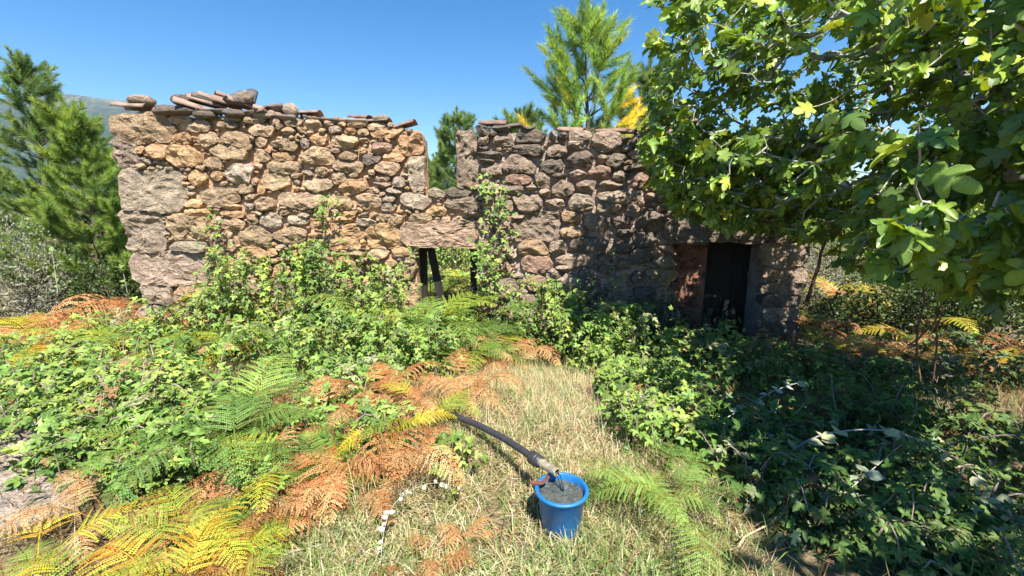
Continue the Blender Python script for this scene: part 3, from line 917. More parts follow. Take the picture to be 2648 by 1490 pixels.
# s-coordinates, depth, yaw (0 = tile points away), pitch, roll, colour, scale
TILES = [
 (338,272,7.05,88,4,4,4,1.15),(408,277,7.15,84,2,170,0,1.1),(505,272,6.98,-62,-14,8,0,1.15),(528,262,7.1,-60,-12,0,4,1.1),
 (547,256,7.16,-58,-12,5,3,1.1),(562,258,7.2,-60,-16,0,2,1.1),(585,262,7.15,-56,-10,10,0,1.1),(530,252,7.3,-70,-8,0,3,1.0),
 (600,252,7.3,-50,-12,0,2,1.0),(620,266,7.1,-40,-10,0,0,1.05),(560,277,6.97,85,0,175,1,1.1),(650,280,6.97,80,2,172,0,1.1),
 (700,272,7.05,82,6,185,1,1.1),(600,246,7.3,10,30,20,3,1.0),(637,246,7.3,15,35,0,3,1.0),(665,288,6.98,70,-6,0,0,1.05),
 (700,286,7.0,-64,-12,0,2,1.0),(720,292,6.97,86,-4,178,1,1.1),(795,293,7.05,88,0,10,2,0.8),(835,305,7.0,88,-3,180,1,1.0),
 (905,307,7.0,88,0,176,4,1.0),(930,305,7.1,70,6,10,2,0.8),(968,313,7.0,80,0,10,1,0.9),(1035,325,7.0,82,-14,5,2,0.9),
 (1275,320,7.1,85,2,0,0,0.95),(1312,326,7.05,86,-6,0,1,0.8),(1360,326,7.1,10,0,180,1,0.95),(1480,338,7.1,60,8,0,2,0.95),
 (1582,338,7.1,88,0,0,2,0.95),(1608,340,7.15,60,4,0,0,0.9),(1680,346,7.1,88,0,0,0,0.9),(1735,340,7.05,80,0,0,2,1.0),
 (1752,326,7.1,84,0,180,0,1.0),(1768,312,7.15,86,4,0,2,1.0),(1790,330,7.1,70,0,0,0,1.0),(1745,302,7.2,88,0,0,1,0.9)]
for k, (sx, sy, Y, yaw, pi, ro, ci, sc_) in enumerate(TILES):
    p = P(sx, sy, Y)
    V, F = (TV, TF) if k % 3 else (TV2, TF2)
    o = mesh_obj('roof_tile', V * 1.0, F, M_CLAY, None, np.array(tile_col[ci]) * random.uniform(0.6, 0.95), True)
    o.parent = house
    o.location = (p[0], p[1] - WY + 0.06, p[2] + 0.7 - (.035 if sx < 760 else .01))
    o.rotation_euler = (R(pi), R(ro), R(yaw))
    o.scale = (sc_ * 1.45, sc_ * 1.25, sc_ * 1.35)

def blob_stone(rx, ry, rz, seed, flat=1.0):
    n, m = 18, 11
    V, F = [], []
    for i in range(m + 1):
        ph = math.pi * i / m
        for j in range(n):
            th = 2 * math.pi * j / n
            V.append((math.sin(ph) * math.cos(th), math.sin(ph) * math.sin(th), math.cos(ph)))
    V = np.array(V)
    V = np.sign(V) * np.abs(V) ** 0.82
    V = V * (1 + 0.14 * fbm(V * 1.4 + seed, 3))[:, None]
    for i in range(m):
        for j in range(n):
            j2 = (j + 1) % n
            F.append((i * n + j, (i + 1) * n + j, (i + 1) * n + j2, i * n + j2))
    return V * (rx, ry, rz), np.array(F)
LOOSE = [
 (368,260,7.1,0.19,0.14,0.070,'g','pale rounded stone lying on the tile at the far left of the wall top'),
 (482,261,7.15,0.21,0.13,0.080,'d','grey stone lying behind the tiles, second along the wall top'),
 (448,287,6.98,0.36,0.12,0.075,'d','long dark lichened stone laid along the left end of the wall top'),
 (612,262,7.05,0.13,0.10,0.055,'d','small dark stone holding down the heap of tiles'),
 (637,251,7.12,0.11,0.10,0.085,'g','grey stone on the highest point of the tile heap'),
 (608,294,6.96,0.16,0.10,0.060,'d','dark stone tucked under the tile heap'),
 (530,298,6.98,0.17,0.10,0.060,'d','dark flat stone under the left part of the tile heap'),
 (680,297,6.99,0.20,0.10,0.055,'g','flat stone under the right part of the tile heap'),
 (753,286,7.03,0.105,0.11,0.105,'k','upright pale grey stone just right of the tile heap'),
 (985,307,7.05,0.13,0.10,0.055,'g','flat grey stone at the right end of the left wall top'),
 (1775,300,7.15,0.10,0.10,0.070,'d','dark stone on the tiles half hidden by fig leaves'),
]
for k, (sx, sy, Y, a, b_, c_, cl, lb) in enumerate(LOOSE):
    p = P(sx, sy, Y)
    V, F = blob_stone(a, b_, c_, k * 3.7 + 1)
    o = mesh_obj('loose_stone', V, F, M_STONE, None, np.array(CLS[cl]))
    o.location = p
    o.rotation_euler = (0, random.uniform(-.08, .08), random.uniform(-.3, .3))
    tag(o, lb, 'stone', 'loose stones on the wall top')

# ------------------------------------------------------------------ leaf templates
def leaflet(cx=0.0, cy=0.0, ang=0.0, L=1.0, W=0.47, fold=0.10, droop=0.10):
    m = [(0, 0, 0), (0, .38, -.02), (0, .74, -.03 - droop * .4), (0, 1.0, -droop)]
    s = [(.25 * W / .5, .26, fold), (.26 * W / .5, .60, fold * .9 - droop * .3)]
    V = m + [(-x, y, z) for x, y, z in s] + list(s)
    F = [(0, 1, 4), (1, 5, 4), (1, 2, 5), (2, 3, 5), (0, 6, 1), (1, 6, 7), (1, 7, 2), (2, 7, 3)]
    V = np.array(V, float) * L
    c, sn = math.cos(ang), math.sin(ang)
    V = np.stack([V[:, 0] * c + V[:, 1] * sn + cx, -V[:, 0] * sn + V[:, 1] * c + cy, V[:, 2]], 1)
    return V, np.array(F)

def join(parts):
    V, F, C, n = [], [], [], 0
    for v, f, c in parts:
        V.append(v); F.append(f + n); n += len(v)
        C.append(np.tile(np.asarray(c, float), (len(v), 1)))
    return np.concatenate(V), np.concatenate(F), np.concatenate(C)

def bramble_leaf(n):
    ps = [(*leaflet(0, .45, 0, .62), (1, 1, 1)), (*leaflet(0, .42, 1.25, .5), (.95, .97, .95)), (*leaflet(0, .42, -1.25, .5), (1.05, 1.03, 1))]
    if n == 5:
        ps += [(*leaflet(0, .36, 2.1, .36), (.95, .95, .95)), (*leaflet(0, .36, -2.1, .36), (1, 1, 1))]
    st = np.array([(-.012, 0, 0), (.012, 0, 0), (.012, .46, 0), (-.012, .46, 0)], float)
    ps.append((st, np.array([(0, 1, 2), (0, 2, 3)]), (.9, .8, .7)))
    return join(ps)
BR3, BR5 = bramble_leaf(3), bramble_leaf(5)

def fig_leaf(fold=.16, droop=.16, cup=.28, wave=.035, narrow=1.0):
    half = [(.10, -.09), (.27, -.08), (.37, .05), (.31, .17), (.24, .22), (.40, .32), (.50, .48), (.44, .60), (.30, .56), (.19, .50), (.22, .66), (.18, .86), (.07, .97)]
    mid = [(0, 0), (0, .20), (0, .48), (0, .78), (0, 1.0)]
    pts = mid + half + [(-x, y) for x, y in half]
    n = len(half)
    links = [0, 0, 0, 1, 1, 1, 1, 2, 2, 2, 2, 3, 3]
    F = []
    for sgn in (0, 1):
        off = 5 + sgn * n
        prev = 0
        for k in range(n):
            a = off + k
            if k == 0:
                continue
            m0, m1 = links[k - 1], links[k]
            F.append((m0, off + k - 1, a) if not sgn else (m0, a, off + k - 1))
            if m1 != m0:
                F.append((m0, a, m1) if not sgn else (m0, m1, a))
        F.append((3, off + n - 1, 4) if not sgn else (3, 4, off + n - 1))
    V = np.array([(x, y, 0) for x, y in pts], float)
    V[:, 0] *= narrow
    V[:, 2] = fold * np.abs(V[:, 0]) - droop * V[:, 1] ** 2 - cup * V[:, 0] ** 2 + wave * np.sin(V[:, 0] * 19) * np.cos(V[:, 1] * 11)
    C = np.ones((len(V), 3))
    C[:5] = (1.25, 1.22, 1.15)
    pet = np.array([(-.014, -.28, .06), (.014, -.28, .06), (.014, 0, 0), (-.014, 0, 0)])
    V = np.concatenate([V, pet]); k = len(C)
    C = np.concatenate([C, np.tile((1.6, 1.5, .9), (4, 1))])
    F += [(k, k + 1, k + 2), (k, k + 2, k + 3)]
    return V, np.array(F), C
FIGL = fig_leaf()
FIGL2 = fig_leaf(.75, .30, .1, .05, .8)
FIGL3 = fig_leaf(-.2, .55, .5, .06, .92)

def simple_leaf(W=0.35):
    V = np.array([(0, 0, 0), (W, .45, .05), (0, 1, -.04), (-W, .45, .05)], float)
    return V, np.array([(0, 1, 2), (0, 2, 3)]), np.ones((4, 3))
SLIM = simple_leaf(0.16)
OVAL = simple_leaf(0.34)

def project(p):
    d = np.asarray(p, float) - np.array([0, 0, CAMZ])
    zc = d[:, 1] * CP - d[:, 2] * SP
    up = d[:, 1] * SP + d[:, 2] * CP
    zs = np.where(zc > 0.05, zc, 0.05)
    return 1324 + FPX * d[:, 0] / zs, 745 - FPX * up / zs, zc

# ------------------------------------------------------------------ pines and shrubs behind the house
def brush(n, L, nl, w, seed):
    """a pine shoot: needles all round an axis along +Y"""
    r = np.random.default_rng(seed)
    V, F = [], []
    for k in range(n):
        t = r.uniform(0.0, 1.0)
        a = r.uniform(0, 2 * np.pi)
        out = np.array([math.cos(a), 0, math.sin(a)])
        an = R(62 - 38 * t)
        d = out * math.sin(an) + np.array([0, math.cos(an), 0])
        l = nl * r.uniform(.75, 1.15)
        p = np.array([0, t * L, 0]) + out * 0.006
        s = np.cross(d, out + 0.3 * r.normal(size=3)); s /= np.linalg.norm(s)
        b = len(V)
        V += [p - s * w, p + s * w, p + d * l + np.array([0, -0.02 * r.uniform(0, 1), 0])]
        F.append((b, b + 1, b + 2))
    V = np.array(V)
    C = np.ones((len(V), 3)); C[2::3] *= 1.15
    return V, np.array(F), C

def pine(name, base, H, spread, seed, label, group=None, dens=1.0, needles=90, nl=0.15, nw=0.0045, cols=None, wts=None, first=0.12, shape=0.8, lean=(0, 0), trunk_r=None, blen=.30, dead_col=None):
    r = np.random.default_rng(seed)
    base = np.array(base, float)
    t = empty(name, base, label, 'tree', group)
    hs_ = np.linspace(0, 1, 12)
    tp = base + np.stack([lean[0] * hs_ ** 1.5 + 0.06 * np.sin(hs_ * 7 + seed), lean[1] * hs_, hs_ * H * 0.97], 1)
    tr = trunk_r or H * 0.017
    m = MB(); m.add(*tube(tp, tr * (1 - 0.88 * hs_), 8), (0.13, 0.10, 0.075))
    m.obj('trunk', M_BARK, t, loc=base)
    bm = MB()
    SPOS, SDIR = [], []
    z = first * H
    az = r.uniform(0, 6)
    while z < H * 0.97:
        f = (z / H - first) / (1 - first)
        nb = max(3, int(r.integers(4, 7) * dens))
        c = np.array([np.interp(z / H, hs_, tp[:, k]) for k in range(3)])
        for k in range(nb):
            az += 2 * np.pi / nb + r.normal(0, .25)
            L = spread * max(0.10, (1 - f) ** shape) * r.uniform(.7, 1.1)
            d = np.array([math.cos(az), math.sin(az), 0])
            el0, el1 = R(r.uniform(5, 20) + 30 * f), R(r.uniform(35, 60) + 18 * f)
            n = max(3, int(L / 0.22) + 2)
            p, pts = c.copy(), [c.copy()]
            for q in range(n):
                el = el0 + (el1 - el0) * (q / n) ** 1.5
                p = p + (d * math.cos(el) + np.array([0, 0, math.sin(el)])) * L / n
                d = d + 0.10 * r.normal(size=3) * (1, 1, 0); d[2] = 0; d /= np.linalg.norm(d)
                pts.append(p.copy())
                if q >= n * 0.25:
                    for sgn in (-1, 1):
                        if r.random() < 0.55 * dens:
                            sd = np.array([-d[1], d[0], 0]) * sgn
                            dd = d * .7 + sd * r.uniform(.5, 1) + np.array([0, 0, r.uniform(.25, .9)])
                            SPOS.append(p + dd * 0.02); SDIR.append(dd)
                            if r.random() < 0.55:
                                p2 = p + dd / np.linalg.norm(dd) * r.uniform(.15, .3)
                                bm.add(*tube(np.array([p, (p + p2) / 2, p2]), [0.007, .006, .005], 4, False), (0.16, 0.11, 0.07))
                                SPOS.append(p2); SDIR.append(dd + np.array([0, 0, .5]))
            pts = np.array(pts)
            bm.add(*tube(pts, np.linspace(0.010 + 0.012 * L, 0.005, len(pts)), 5, False), (0.15, 0.11, 0.08))
            SPOS.append(pts[-1]); SDIR.append(pts[-1] - pts[-2] + np.array([0, 0, .16]) + r.normal(0, .05, 3))
            SPOS.append(pts[-2]); SDIR.append(pts[-1] - pts[-2])
        z += H * r.uniform(.055, .085) * (1.1 - 0.45 * f)
    for k in range(4):
        SPOS.append(tp[-1] - np.array([0, 0, .1 * k])); SDIR.append(np.array([r.normal(0, .2), r.normal(0, .2), 1]))
    bm.obj('branches', M_BARK, t, loc=base)['kind'] = 'stuff'
    SPOS, SDIR = np.array(SPOS), np.array(SDIR)
    n = len(SPOS)
    cols = cols or [(0.21, 0.30, 0.12), (0.27, 0.36, 0.12), (0.15, 0.24, 0.11)]
    wts = wts or [3, 2, 2]
    cc = pick(cols, wts, n, r, .2, .05)
    if dead_col is not None:      # shoots turning yellow low on the sunny right side and here and there
        dy_ = (SPOS[:, 2] - base[2] < .72 * H) & ((SPOS[:, 0] - base[0] > .45) & (r.random(n) < .55) | (r.random(n) < .12))
        cc[dy_] = vary(dead_col, dy_.sum(), r, .12, .05)
    fol = MB()
    for q in range(3):
        T = brush(int(needles * 1.25), blen, nl * .85, nw, seed * 10 + q)
        k = np.arange(n) % 3 == q
        V, F, C = scatter(T, SPOS[k], frames(SDIR[k], rnd_dir(k.sum(), r)), r.uniform(.75, 1.25, k.sum()), cc[k])
        fol.add(V, F, C)
    f = fol.obj('foliage', M_NEEDLE, t, loc=base)
    f['kind'] = 'stuff'
    return t

def copy_tree(o, parent=None):
    c = o.copy()
    COL.objects.link(c)
    if parent: c.parent = parent
    for ch in list(o.children):
        copy_tree(ch, c)
    return c

def shrub(name, base, rx, ry, H, n, T, size, cols, wts, seed, label, cat='shrub', group=None, mat=None, stems=14, stem_col=(0.2, .17, .14), up=0.4, hollow=0.45):
    r = np.random.default_rng(seed)
    base = np.array(base, float)
    t = empty(name, base, label, cat, group)
    sm = MB(); tips = []
    for k in range(stems):
        d = rnd_dir(1, r)[0]; d[2] = abs(d[2]) * .8 + .25; d /= np.linalg.norm(d)
        tip = base + d * (rx, ry, H) * r.uniform(.7, 1.0)
        mid = base + (tip - base) * .5 + r.normal(0, .06, 3)
        s0 = base + r.normal(0, .08, 3) * (rx, ry, 0.1)
        pts = np.array([s0, mid, tip])
        sm.add(*tube(pts, [.014, .009, .004], 4, False), stem_col)
    sm.obj('stems', M_BARK, t, loc=base)['kind'] = 'stuff'
    d = rnd_dir(n, r); d[:, 2] = np.abs(d[:, 2])
    rad = r.uniform(hollow ** 3, 1, n) ** (1 / 3.)
    lump = 1 + 0.22 * fbm(d * 2.6 + seed, 3)
    pos = base + d * (rx, ry, H) * (rad * lump)[:, None]
    nrm = d * .8 + rnd_dir(n, r) * .9 + np.array([0, 0, up])
    yd = rnd_dir(n, r) * .8 + d * .7
    V, F, C = scatter(T, pos, frames(yd, nrm), size * r.uniform(.6, 1.25, n), pick(cols, wts, n, r))
    f = mesh_obj('foliage', V, F, mat or M_LEAF, t, C, True, base)
    f['kind'] = 'stuff'
    return t

def gz(x, y, dz=0.0):
    return np.array([x, y, hz(x, y) + dz])

def base_at(sx, Y):
    x = P(sx, 600, Y)[0]
    return gz(x, Y, -0.05)

def base_top(sx, sy, Y):
    x = P(sx, sy, Y)[0]
    return gz(x, Y, -0.05)

def top_h(sx, sy, Y):
    return P(sx, sy, Y)[2] - hz(P(sx, sy, Y)[0], Y)

G_NEAR = [(0.26, 0.37, 0.10), (0.34, 0.44, 0.115), (0.18, 0.28, 0.09)]
pA = pine('pine_tree', base_top(50, 140, 11.0), top_h(50, 140, 11.0), 1.15, 21, 'tall pine at the far left edge, its crown reaching above the ridge', 'young pines left of the house', 1.0, 110, .16, .006, None, None, .10, .7)
pB = pine('pine_tree', base_top(190, 270, 9.6), top_h(175, 270, 9.6), 1.5, 22, 'bushy bright green pine beside the left corner of the house', 'young pines left of the house', 1.1, 120, .16, .0055, G_NEAR, [3, 3, 2], .05, 1.15, (-.1, 0))
pB2 = pine('pine_tree', base_at(335, 10.6), top_h(335, 500, 10.6), 1.3, 29, 'low pine half hidden behind the left corner of the house', 'young pines left of the house', 1.1, 100, .16, .006, G_NEAR, [3, 2, 3], .05, .6)
YEL = [(0.31, 0.45, 0.14), (0.40, 0.52, 0.16), (0.23, 0.36, 0.14), (0.85, 0.68, 0.14)]
pC = pine('pine_tree', base_top(1525, 35, 9.4), top_h(1525, 35, 9.4), 1.75, 23, 'tall pine with yellow lower shoots rising behind the right half of the wall', 'pines behind the house', 0.82, 190, .18, .0052, YEL[:3], [4, 3, 2], .16, .72, (0, 0), None, .50, YEL[3])
pD = pine('pine_tree', base_at(1190, 15.0), top_h(1200, 292, 15.0), 1.3, 24, 'slim pine seen through the gap in the wall top', 'pines behind the house', 1.0, 110, .19, .007, None, None, .15, .55)
pE = pine('pine_tree', base_at(1350, 13.0), top_h(1350, 292, 13.0), 1.3, 25, 'pine whose shoots just top the wall beside the tall pine', 'pines behind the house', 1.0, 110, .19, .007, None, None, .15, .6)
pF = pine('pine_tree', base_at(1650, 11.5), top_h(1650, 165, 11.5), 1.3, 26, 'slender pine between the tall yellow-tinged pine and the fig tree', 'pines behind the house', 0.9, 110, .18, .006, None, None, .2, .8)
FARP = [(pA, -110, 14, 1.05), (pB, 110, 16, .7), (pB, 270, 21, .6), (pA, -20, 20, 1.1), (pA, 1150, 24, .9), (pB, 1120, 19, .95), (pB, 1240, 22, .9),
        (pB, 2130, 17, .95), (pA, 2300, 22, .9), (pB, 2420, 18, .95), (pA, 2560, 24, 1.0), (pB, 2640, 17, 1.0), (pA, 1900, 22, .9), (pB, 2020, 25, 1.1), (pA, 1760, 19, .9)]
far_made = []
for k, (src, sx, Y, sc_) in enumerate(FARP):
    c = copy_tree(src)
    c.location = base_at(sx, Y)
    c.scale = (sc_, sc_, sc_)
    c.rotation_euler = (0, 0, 0.9 + k * 1.3)
    left = sx < 400
    far_made.append(c)
    c['label'] = 'distant pine in the wood left of the house' if left else ('distant pine seen through the gap and doorway of the house' if sx < 1400 else 'distant pine glimpsed between the fig leaves')
    c['group'] = 'wood left of the house' if left else ('pines far behind the gap' if sx < 1400 else 'pines behind the fig tree')

FARN = {}
GREY = [(0.24, 0.25, 0.19), (0.17, 0.19, 0.12), (0.32, 0.31, 0.25)]
shrub('grey_shrub', base_at(40, 8.6), 1.0, .8, top_h(50, 560, 8.6), 5200, SLIM, .075, GREY, [3, 2, 2], 31, 'silvery grey twiggy shrub at the left edge below the pines', stems=40, stem_col=(.3, .28, .25))
shrub('grey_shrub', base_at(130, 9.0), .7, .6, top_h(120, 640, 9.0), 2600, SLIM, .075, GREY, [2, 3, 1], 32, 'smaller grey green shrub at the foot of the left pines', stems=30, stem_col=(.3, .28, .25))
shrub('grey_shrub', base_at(2150, 9.6), .9, .8, top_h(2150, 600, 9.6), 4200, SLIM, .075, GREY, [3, 2, 2], 33, 'pale grey shrub just beyond the right corner of the house', stems=40, stem_col=(.3, .28, .25))
DKG = [(0.05, .085, .025), (0.08, .12, .03), (0.12, .16, .05)]
shrub('broom_bush', base_at(260, 8.9), 1.0, .7, top_h(260, 650, 8.9), 3600, OVAL, .06, DKG, [3, 2, 1], 34, 'shaded green undergrowth below the bushy left pine')  # leaf greens darkened to carry the shade below the pine
shrub('broom_bush', base_at(2330, 9.5), 1.3, .9, top_h(2330, 620, 9.5), 4200, OVAL, .08, [(.12, .17, .05), (.2, .24, .07), (.07, .11, .03)], [2, 2, 1], 35, 'green bush beyond the fig tree to the right of the house')
shrub('broom_bush', base_at(2230, 7.6), .8, .6, top_h(2230, 740, 7.6), 2600, OVAL, .07, DKG, [3, 2, 1], 38, 'low dark bush right of the golden bracken')
shrub('broom_bush', base_at(2450, 7.2), .9, .7, top_h(2450, 690, 7.2), 3000, OVAL, .07, DKG, [3, 2, 1], 39, 'dark bush behind the thin stems under the fig tree')
shrub('broom_bush', base_at(2640, 6.6), .9, .7, top_h(2640, 680, 6.6), 3000, OVAL, .07, DKG, [3, 2, 1], 40, 'dark bush at the right edge under the fig tree')
shrub('broom_bush', base_at(2560, 8.5), 1.2, .9, top_h(2560, 600, 8.5), 4200, OVAL, .08, [(.12, .17, .05), (.2, .24, .07), (.07, .11, .03)], [2, 2, 1], 36, 'green bush at the far right behind the fig tree')
shrub('broom_bush', base_at(1185, 12.0), 1.2, .8, top_h(1185, 500, 12.0), 4200, OVAL, .09, G_NEAR, [2, 2, 1], 37, 'leafy green tree top seen through the doorway and gap')

# ------------------------------------------------------------------ ferns
def frond_template(seed, arch=1.0, droop=0.25, curl=0.0, stipe=0.5, pairs=15):
    r = np.random.default_rng(seed)
    V, F, C = [], [], []
    def diamond(p, d, s, n, l, w, c):
        b = len(V)
        V.extend([p, p + d * l * .45 + s * w, p + d * l - n * l * .12, p + d * l * .45 - s * w])
        F.extend([(b, b + 1, b + 2), (b, b + 2, b + 3)])
        C.extend([c, c, c * 1.1, c])
    def mid(t):      # lamina midrib
        a = R(62) - arch * R(85) * t
        return a
    pts = [np.array([0, 0, 0.0])]
    a0 = R(80)
    for k in range(6):
        pts.append(pts[-1] + np.array([0, math.cos(a0 - .05 * k), math.sin(a0 - .05 * k)]) * stipe / 6)
    lam0 = len(pts) - 1
    NP = pairs * 2
    for k in range(NP):
        a = mid(k / NP)
        pts.append(pts[-1] + np.array([curl * .3 * math.sin(k * .5 + seed), math.cos(a), math.sin(a)]) / NP * 0.95)
    pts = np.array(pts)
    v, f = tube(pts[::2] if len(pts) % 2 else pts, np.linspace(.009, .002, len(pts[::2] if len(pts) % 2 else pts)), 3, False)
    f = f[0]
    f3 = np.concatenate([f[:, [0, 1, 2]], f[:, [0, 2, 3]]])
    V.extend(list(v)); F.extend([tuple(x) for x in f3]); C.extend([np.array((1.05, .85, .6))] * len(v))
    for i in range(1, pairs):
        t = i / pairs
        t = t ** 0.9
        k = lam0 + t * NP
        k0 = int(k); u = k - k0
        k0 = min(k0, len(pts) - 2)
        p = pts[k0] * (1 - u) + pts[k0 + 1] * u
        T = pts[k0 + 1] - pts[k0]; T /= np.linalg.norm(T)
        N = np.cross(np.array([1.0, 0, 0]), T)
        Lp = 0.40 * (1 - t) ** 0.85 + 0.02
        if t < .12: Lp *= .8
        for sgn in (-1, 1):
            d = np.array([sgn, 0, 0]) * .88 + T * (.42 + .25 * t) + r.normal(0, .05, 3)
            d /= np.linalg.norm(d)
            q = p.copy()
            n = max(3, int(Lp / 0.0205))
            cc = np.ones(3) * r.uniform(.78, 1.14) if r.random() > .16 else np.array((1.05, .72, .62)) * r.uniform(.7, 1)
            for j in range(n):
                w = j / n
                dd = d + np.array([0, 0, -1]) * droop * w * 1.3 + curl * np.array([math.sin(j * .7 + i), math.cos(j * .6 + i * 2), math.sin(j * .5 + 3 * i)]) * w
                dd /= np.linalg.norm(dd)
                q = q + dd * Lp / n
                l = (0.030 * (1 - w) + 0.008) * (0.6 + 0.4 * Lp / 0.4)
                side = np.cross(N, dd); side /= np.linalg.norm(side) + 1e-9
                for s2 in (-1, 1):
                    e = side * s2 * .9 + dd * .45
                    if curl: e = e + curl * r.normal(0, .5, 3)
                    e /= np.linalg.norm(e)
                    diamond(q, e, dd, N, l, .0112, cc)
            diamond(q, d, side, N, .02, .006, cc)
    V = np.array(V) / 1.0
    return V, np.array(F), np.array(C)

FR = {}
for k in range(4):
    FR['live', k] = frond_template(50 + k, [0.75, 1.0, 1.25, 0.9][k], [.15, .25, .35, .3][k], 0.04, [.35, .5, .6, .4][k])
    FR['dead', k] = frond_template(60 + k, [1.2, 1.5, 1.0, 1.7][k], [.6, .9, .7, .8][k], [.30, .45, .35, .5][k], [.35, .45, .5, .3][k])
FRM = {}
for key, (V, F, C) in FR.items():
    me_o = mesh_obj('frond', V, F, M_FERN, None, C, True)
    FRM[key] = me_o.data
    bpy.data.objects.remove(me_o)
FC = {'green': [(0.18, 0.31, 0.07), (0.24, 0.37, 0.08), (0.14, 0.25, 0.06)],
      'lime': [(0.34, 0.44, 0.06), (0.27, 0.40, 0.06), (0.50, 0.50, 0.06)],
      'yellow': [(0.64, 0.56, 0.055), (0.58, 0.48, 0.05), (0.48, 0.50, 0.06), (0.66, 0.46, 0.06)],
      'orange': [(0.58, 0.315, 0.15), (0.52, 0.26, 0.11), (0.64, 0.39, 0.19), (0.44, 0.21, 0.09)],
      'straw': [(0.58, 0.42, 0.22), (0.50, 0.34, 0.16)]}
# label, group, rect (s), depth at top / bottom of rect, plants, fronds each, {kind: weight}, size range, azimuth bias
FERNS = [
 ('yellow green bracken fern filling the bottom left corner', 'bracken in the bottom left corner', (20, 1340, 640, 1500), 1.72, 1.38, 10, 4, {'yellow': 2.2, 'lime': 5, 'orange': .8}, (.29, .42)),
 ('orange dead bracken along the left bank above the yellow ferns', 'dead bracken above the yellow ferns', (150, 1260, 740, 1440), 2.0, 1.6, 11, 3, {'orange': 4, 'yellow': .4, 'straw': 1, 'green': .8}, (.26, .38)),
 ('tall green bracken fern among the brambles left of the dead bracken', 'green bracken among the left brambles', (470, 900, 660, 1210), 3.3, 2.35, 9, 4, {'green': 5, 'lime': 1}, (.42, .65)),
 ('rust orange dead bracken sprawling between the brambles and the pipe', 'dead bracken left of the pipe', (640, 930, 1070, 1240), 3.3, 2.1, 28, 4, {'orange': 7, 'straw': .5, 'yellow': .3}, (.30, .48)),
 ('orange dead bracken drooping over the upper end of the black pipe', 'dead bracken over the pipe', (1090, 950, 1260, 1020), 3.5, 3.1, 8, 4, {'orange': 5, 'straw': 2}, (.3, .45)),
 ('yellow bracken frond hanging beside the black pipe', 'yellow fronds beside the pipe', (1075, 1030, 1150, 1060), 2.85, 2.7, 2, 2, {'yellow': 1, 'lime': 1}, (.36, .46)),
 ('mixed orange and yellow bracken below the left pines', 'bracken below the left pines', (-20, 725, 340, 920), 6.6, 4.4, 30, 4, {'orange': 4.4, 'yellow': 2.0, 'lime': 1.4, 'green': .6}, (.6, 1.0)),
 ('lime green bracken at the foot of the left house corner', 'bracken at the left house corner', (250, 740, 440, 830), 6.5, 5.6, 8, 4, {'lime': 3, 'green': 2, 'yellow': 1}, (.55, .8)),
 ('fresh green bracken against the left half of the wall', 'bracken against the left wall', (680, 725, 900, 830), 6.5, 6.0, 8, 4, {'green': 3, 'lime': 1}, (.7, 1.0)),
 ('fresh green bracken in front of the left doorway', 'bracken in front of the left doorway', (1070, 735, 1275, 850), 6.4, 5.6, 17, 4, {'green': 4, 'lime': 1}, (.65, .95)),
 ('withered straw coloured bracken at the wall foot right of the doorway', 'withered bracken right of the doorway', (1240, 810, 1380, 930), 6.0, 5.0, 9, 4, {'straw': 2, 'orange': 3}, (.4, .6)),
 ('green fern growing just right of the blue bucket', 'ferns right of the bucket', (1660, 1215, 1760, 1330), 2.12, 1.92, 3, 5, {'green': 1}, (.37, .44)),
 ('shaded green fern under the dead bracken at centre left', 'shaded ferns under the dead bracken', (790, 1190, 930, 1310), 2.5, 2.2, 5, 4, {'green': 1}, (.25, .36)),
 ('tall green bracken inside the ruin seen through the left doorway', 'bracken inside the ruin', (1070, 640, 1260, 780), 9.2, 8.4, 12, 5, {'green': 3, 'lime': 3, 'straw': .4}, (1.1, 1.7)),
 ('golden bracken beyond the right corner of the house', 'golden bracken right of the house', (2060, 690, 2260, 790), 8.6, 7.4, 9, 4, {'yellow': 3, 'orange': 4, 'green': 1.5}, (.45, .75)),
 ('orange brown bracken in the shade at the right edge', 'bracken in the shade at the right', (2120, 780, 2640, 930), 6.8, 5.2, 22, 4, {'orange': 3, 'yellow': 1.5, 'green': 1.5}, (.5, .8)),
 ('small dead bracken lying on the dry grass near the bottom', 'dead bracken on the grass', (1000, 1310, 1240, 1480), 1.9, 1.6, 4, 3, {'orange': 1}, (.15, .22)),
]
ORD = ['first', 'second', 'third', 'fourth', 'fifth', 'sixth', 'seventh', 'eighth', 'ninth', 'tenth', 'eleventh', 'twelfth', 'thirteenth', 'fourteenth', 'fifteenth', 'sixteenth',
       'seventeenth', 'eighteenth', 'nineteenth', 'twentieth', 'twenty-first', 'twenty-second', 'twenty-third', 'twenty-fourth', 'twenty-fifth', 'twenty-sixth', 'twenty-seventh', 'twenty-eighth', 'twenty-ninth', 'thirtieth', 'thirty-first', 'thirty-second', 'thirty-third', 'thirty-fourth']
def number_off(objs):
    objs.sort(key=lambda o: project(np.array([list(o.location)]))[0][0])
    for k, o in enumerate(objs):
        o['label'] = o['label'] + ', ' + ('leftmost' if k == 0 else ('rightmost' if k == len(objs) - 1 else ORD[k] + ' from left'))
rf = np.random.default_rng(77)
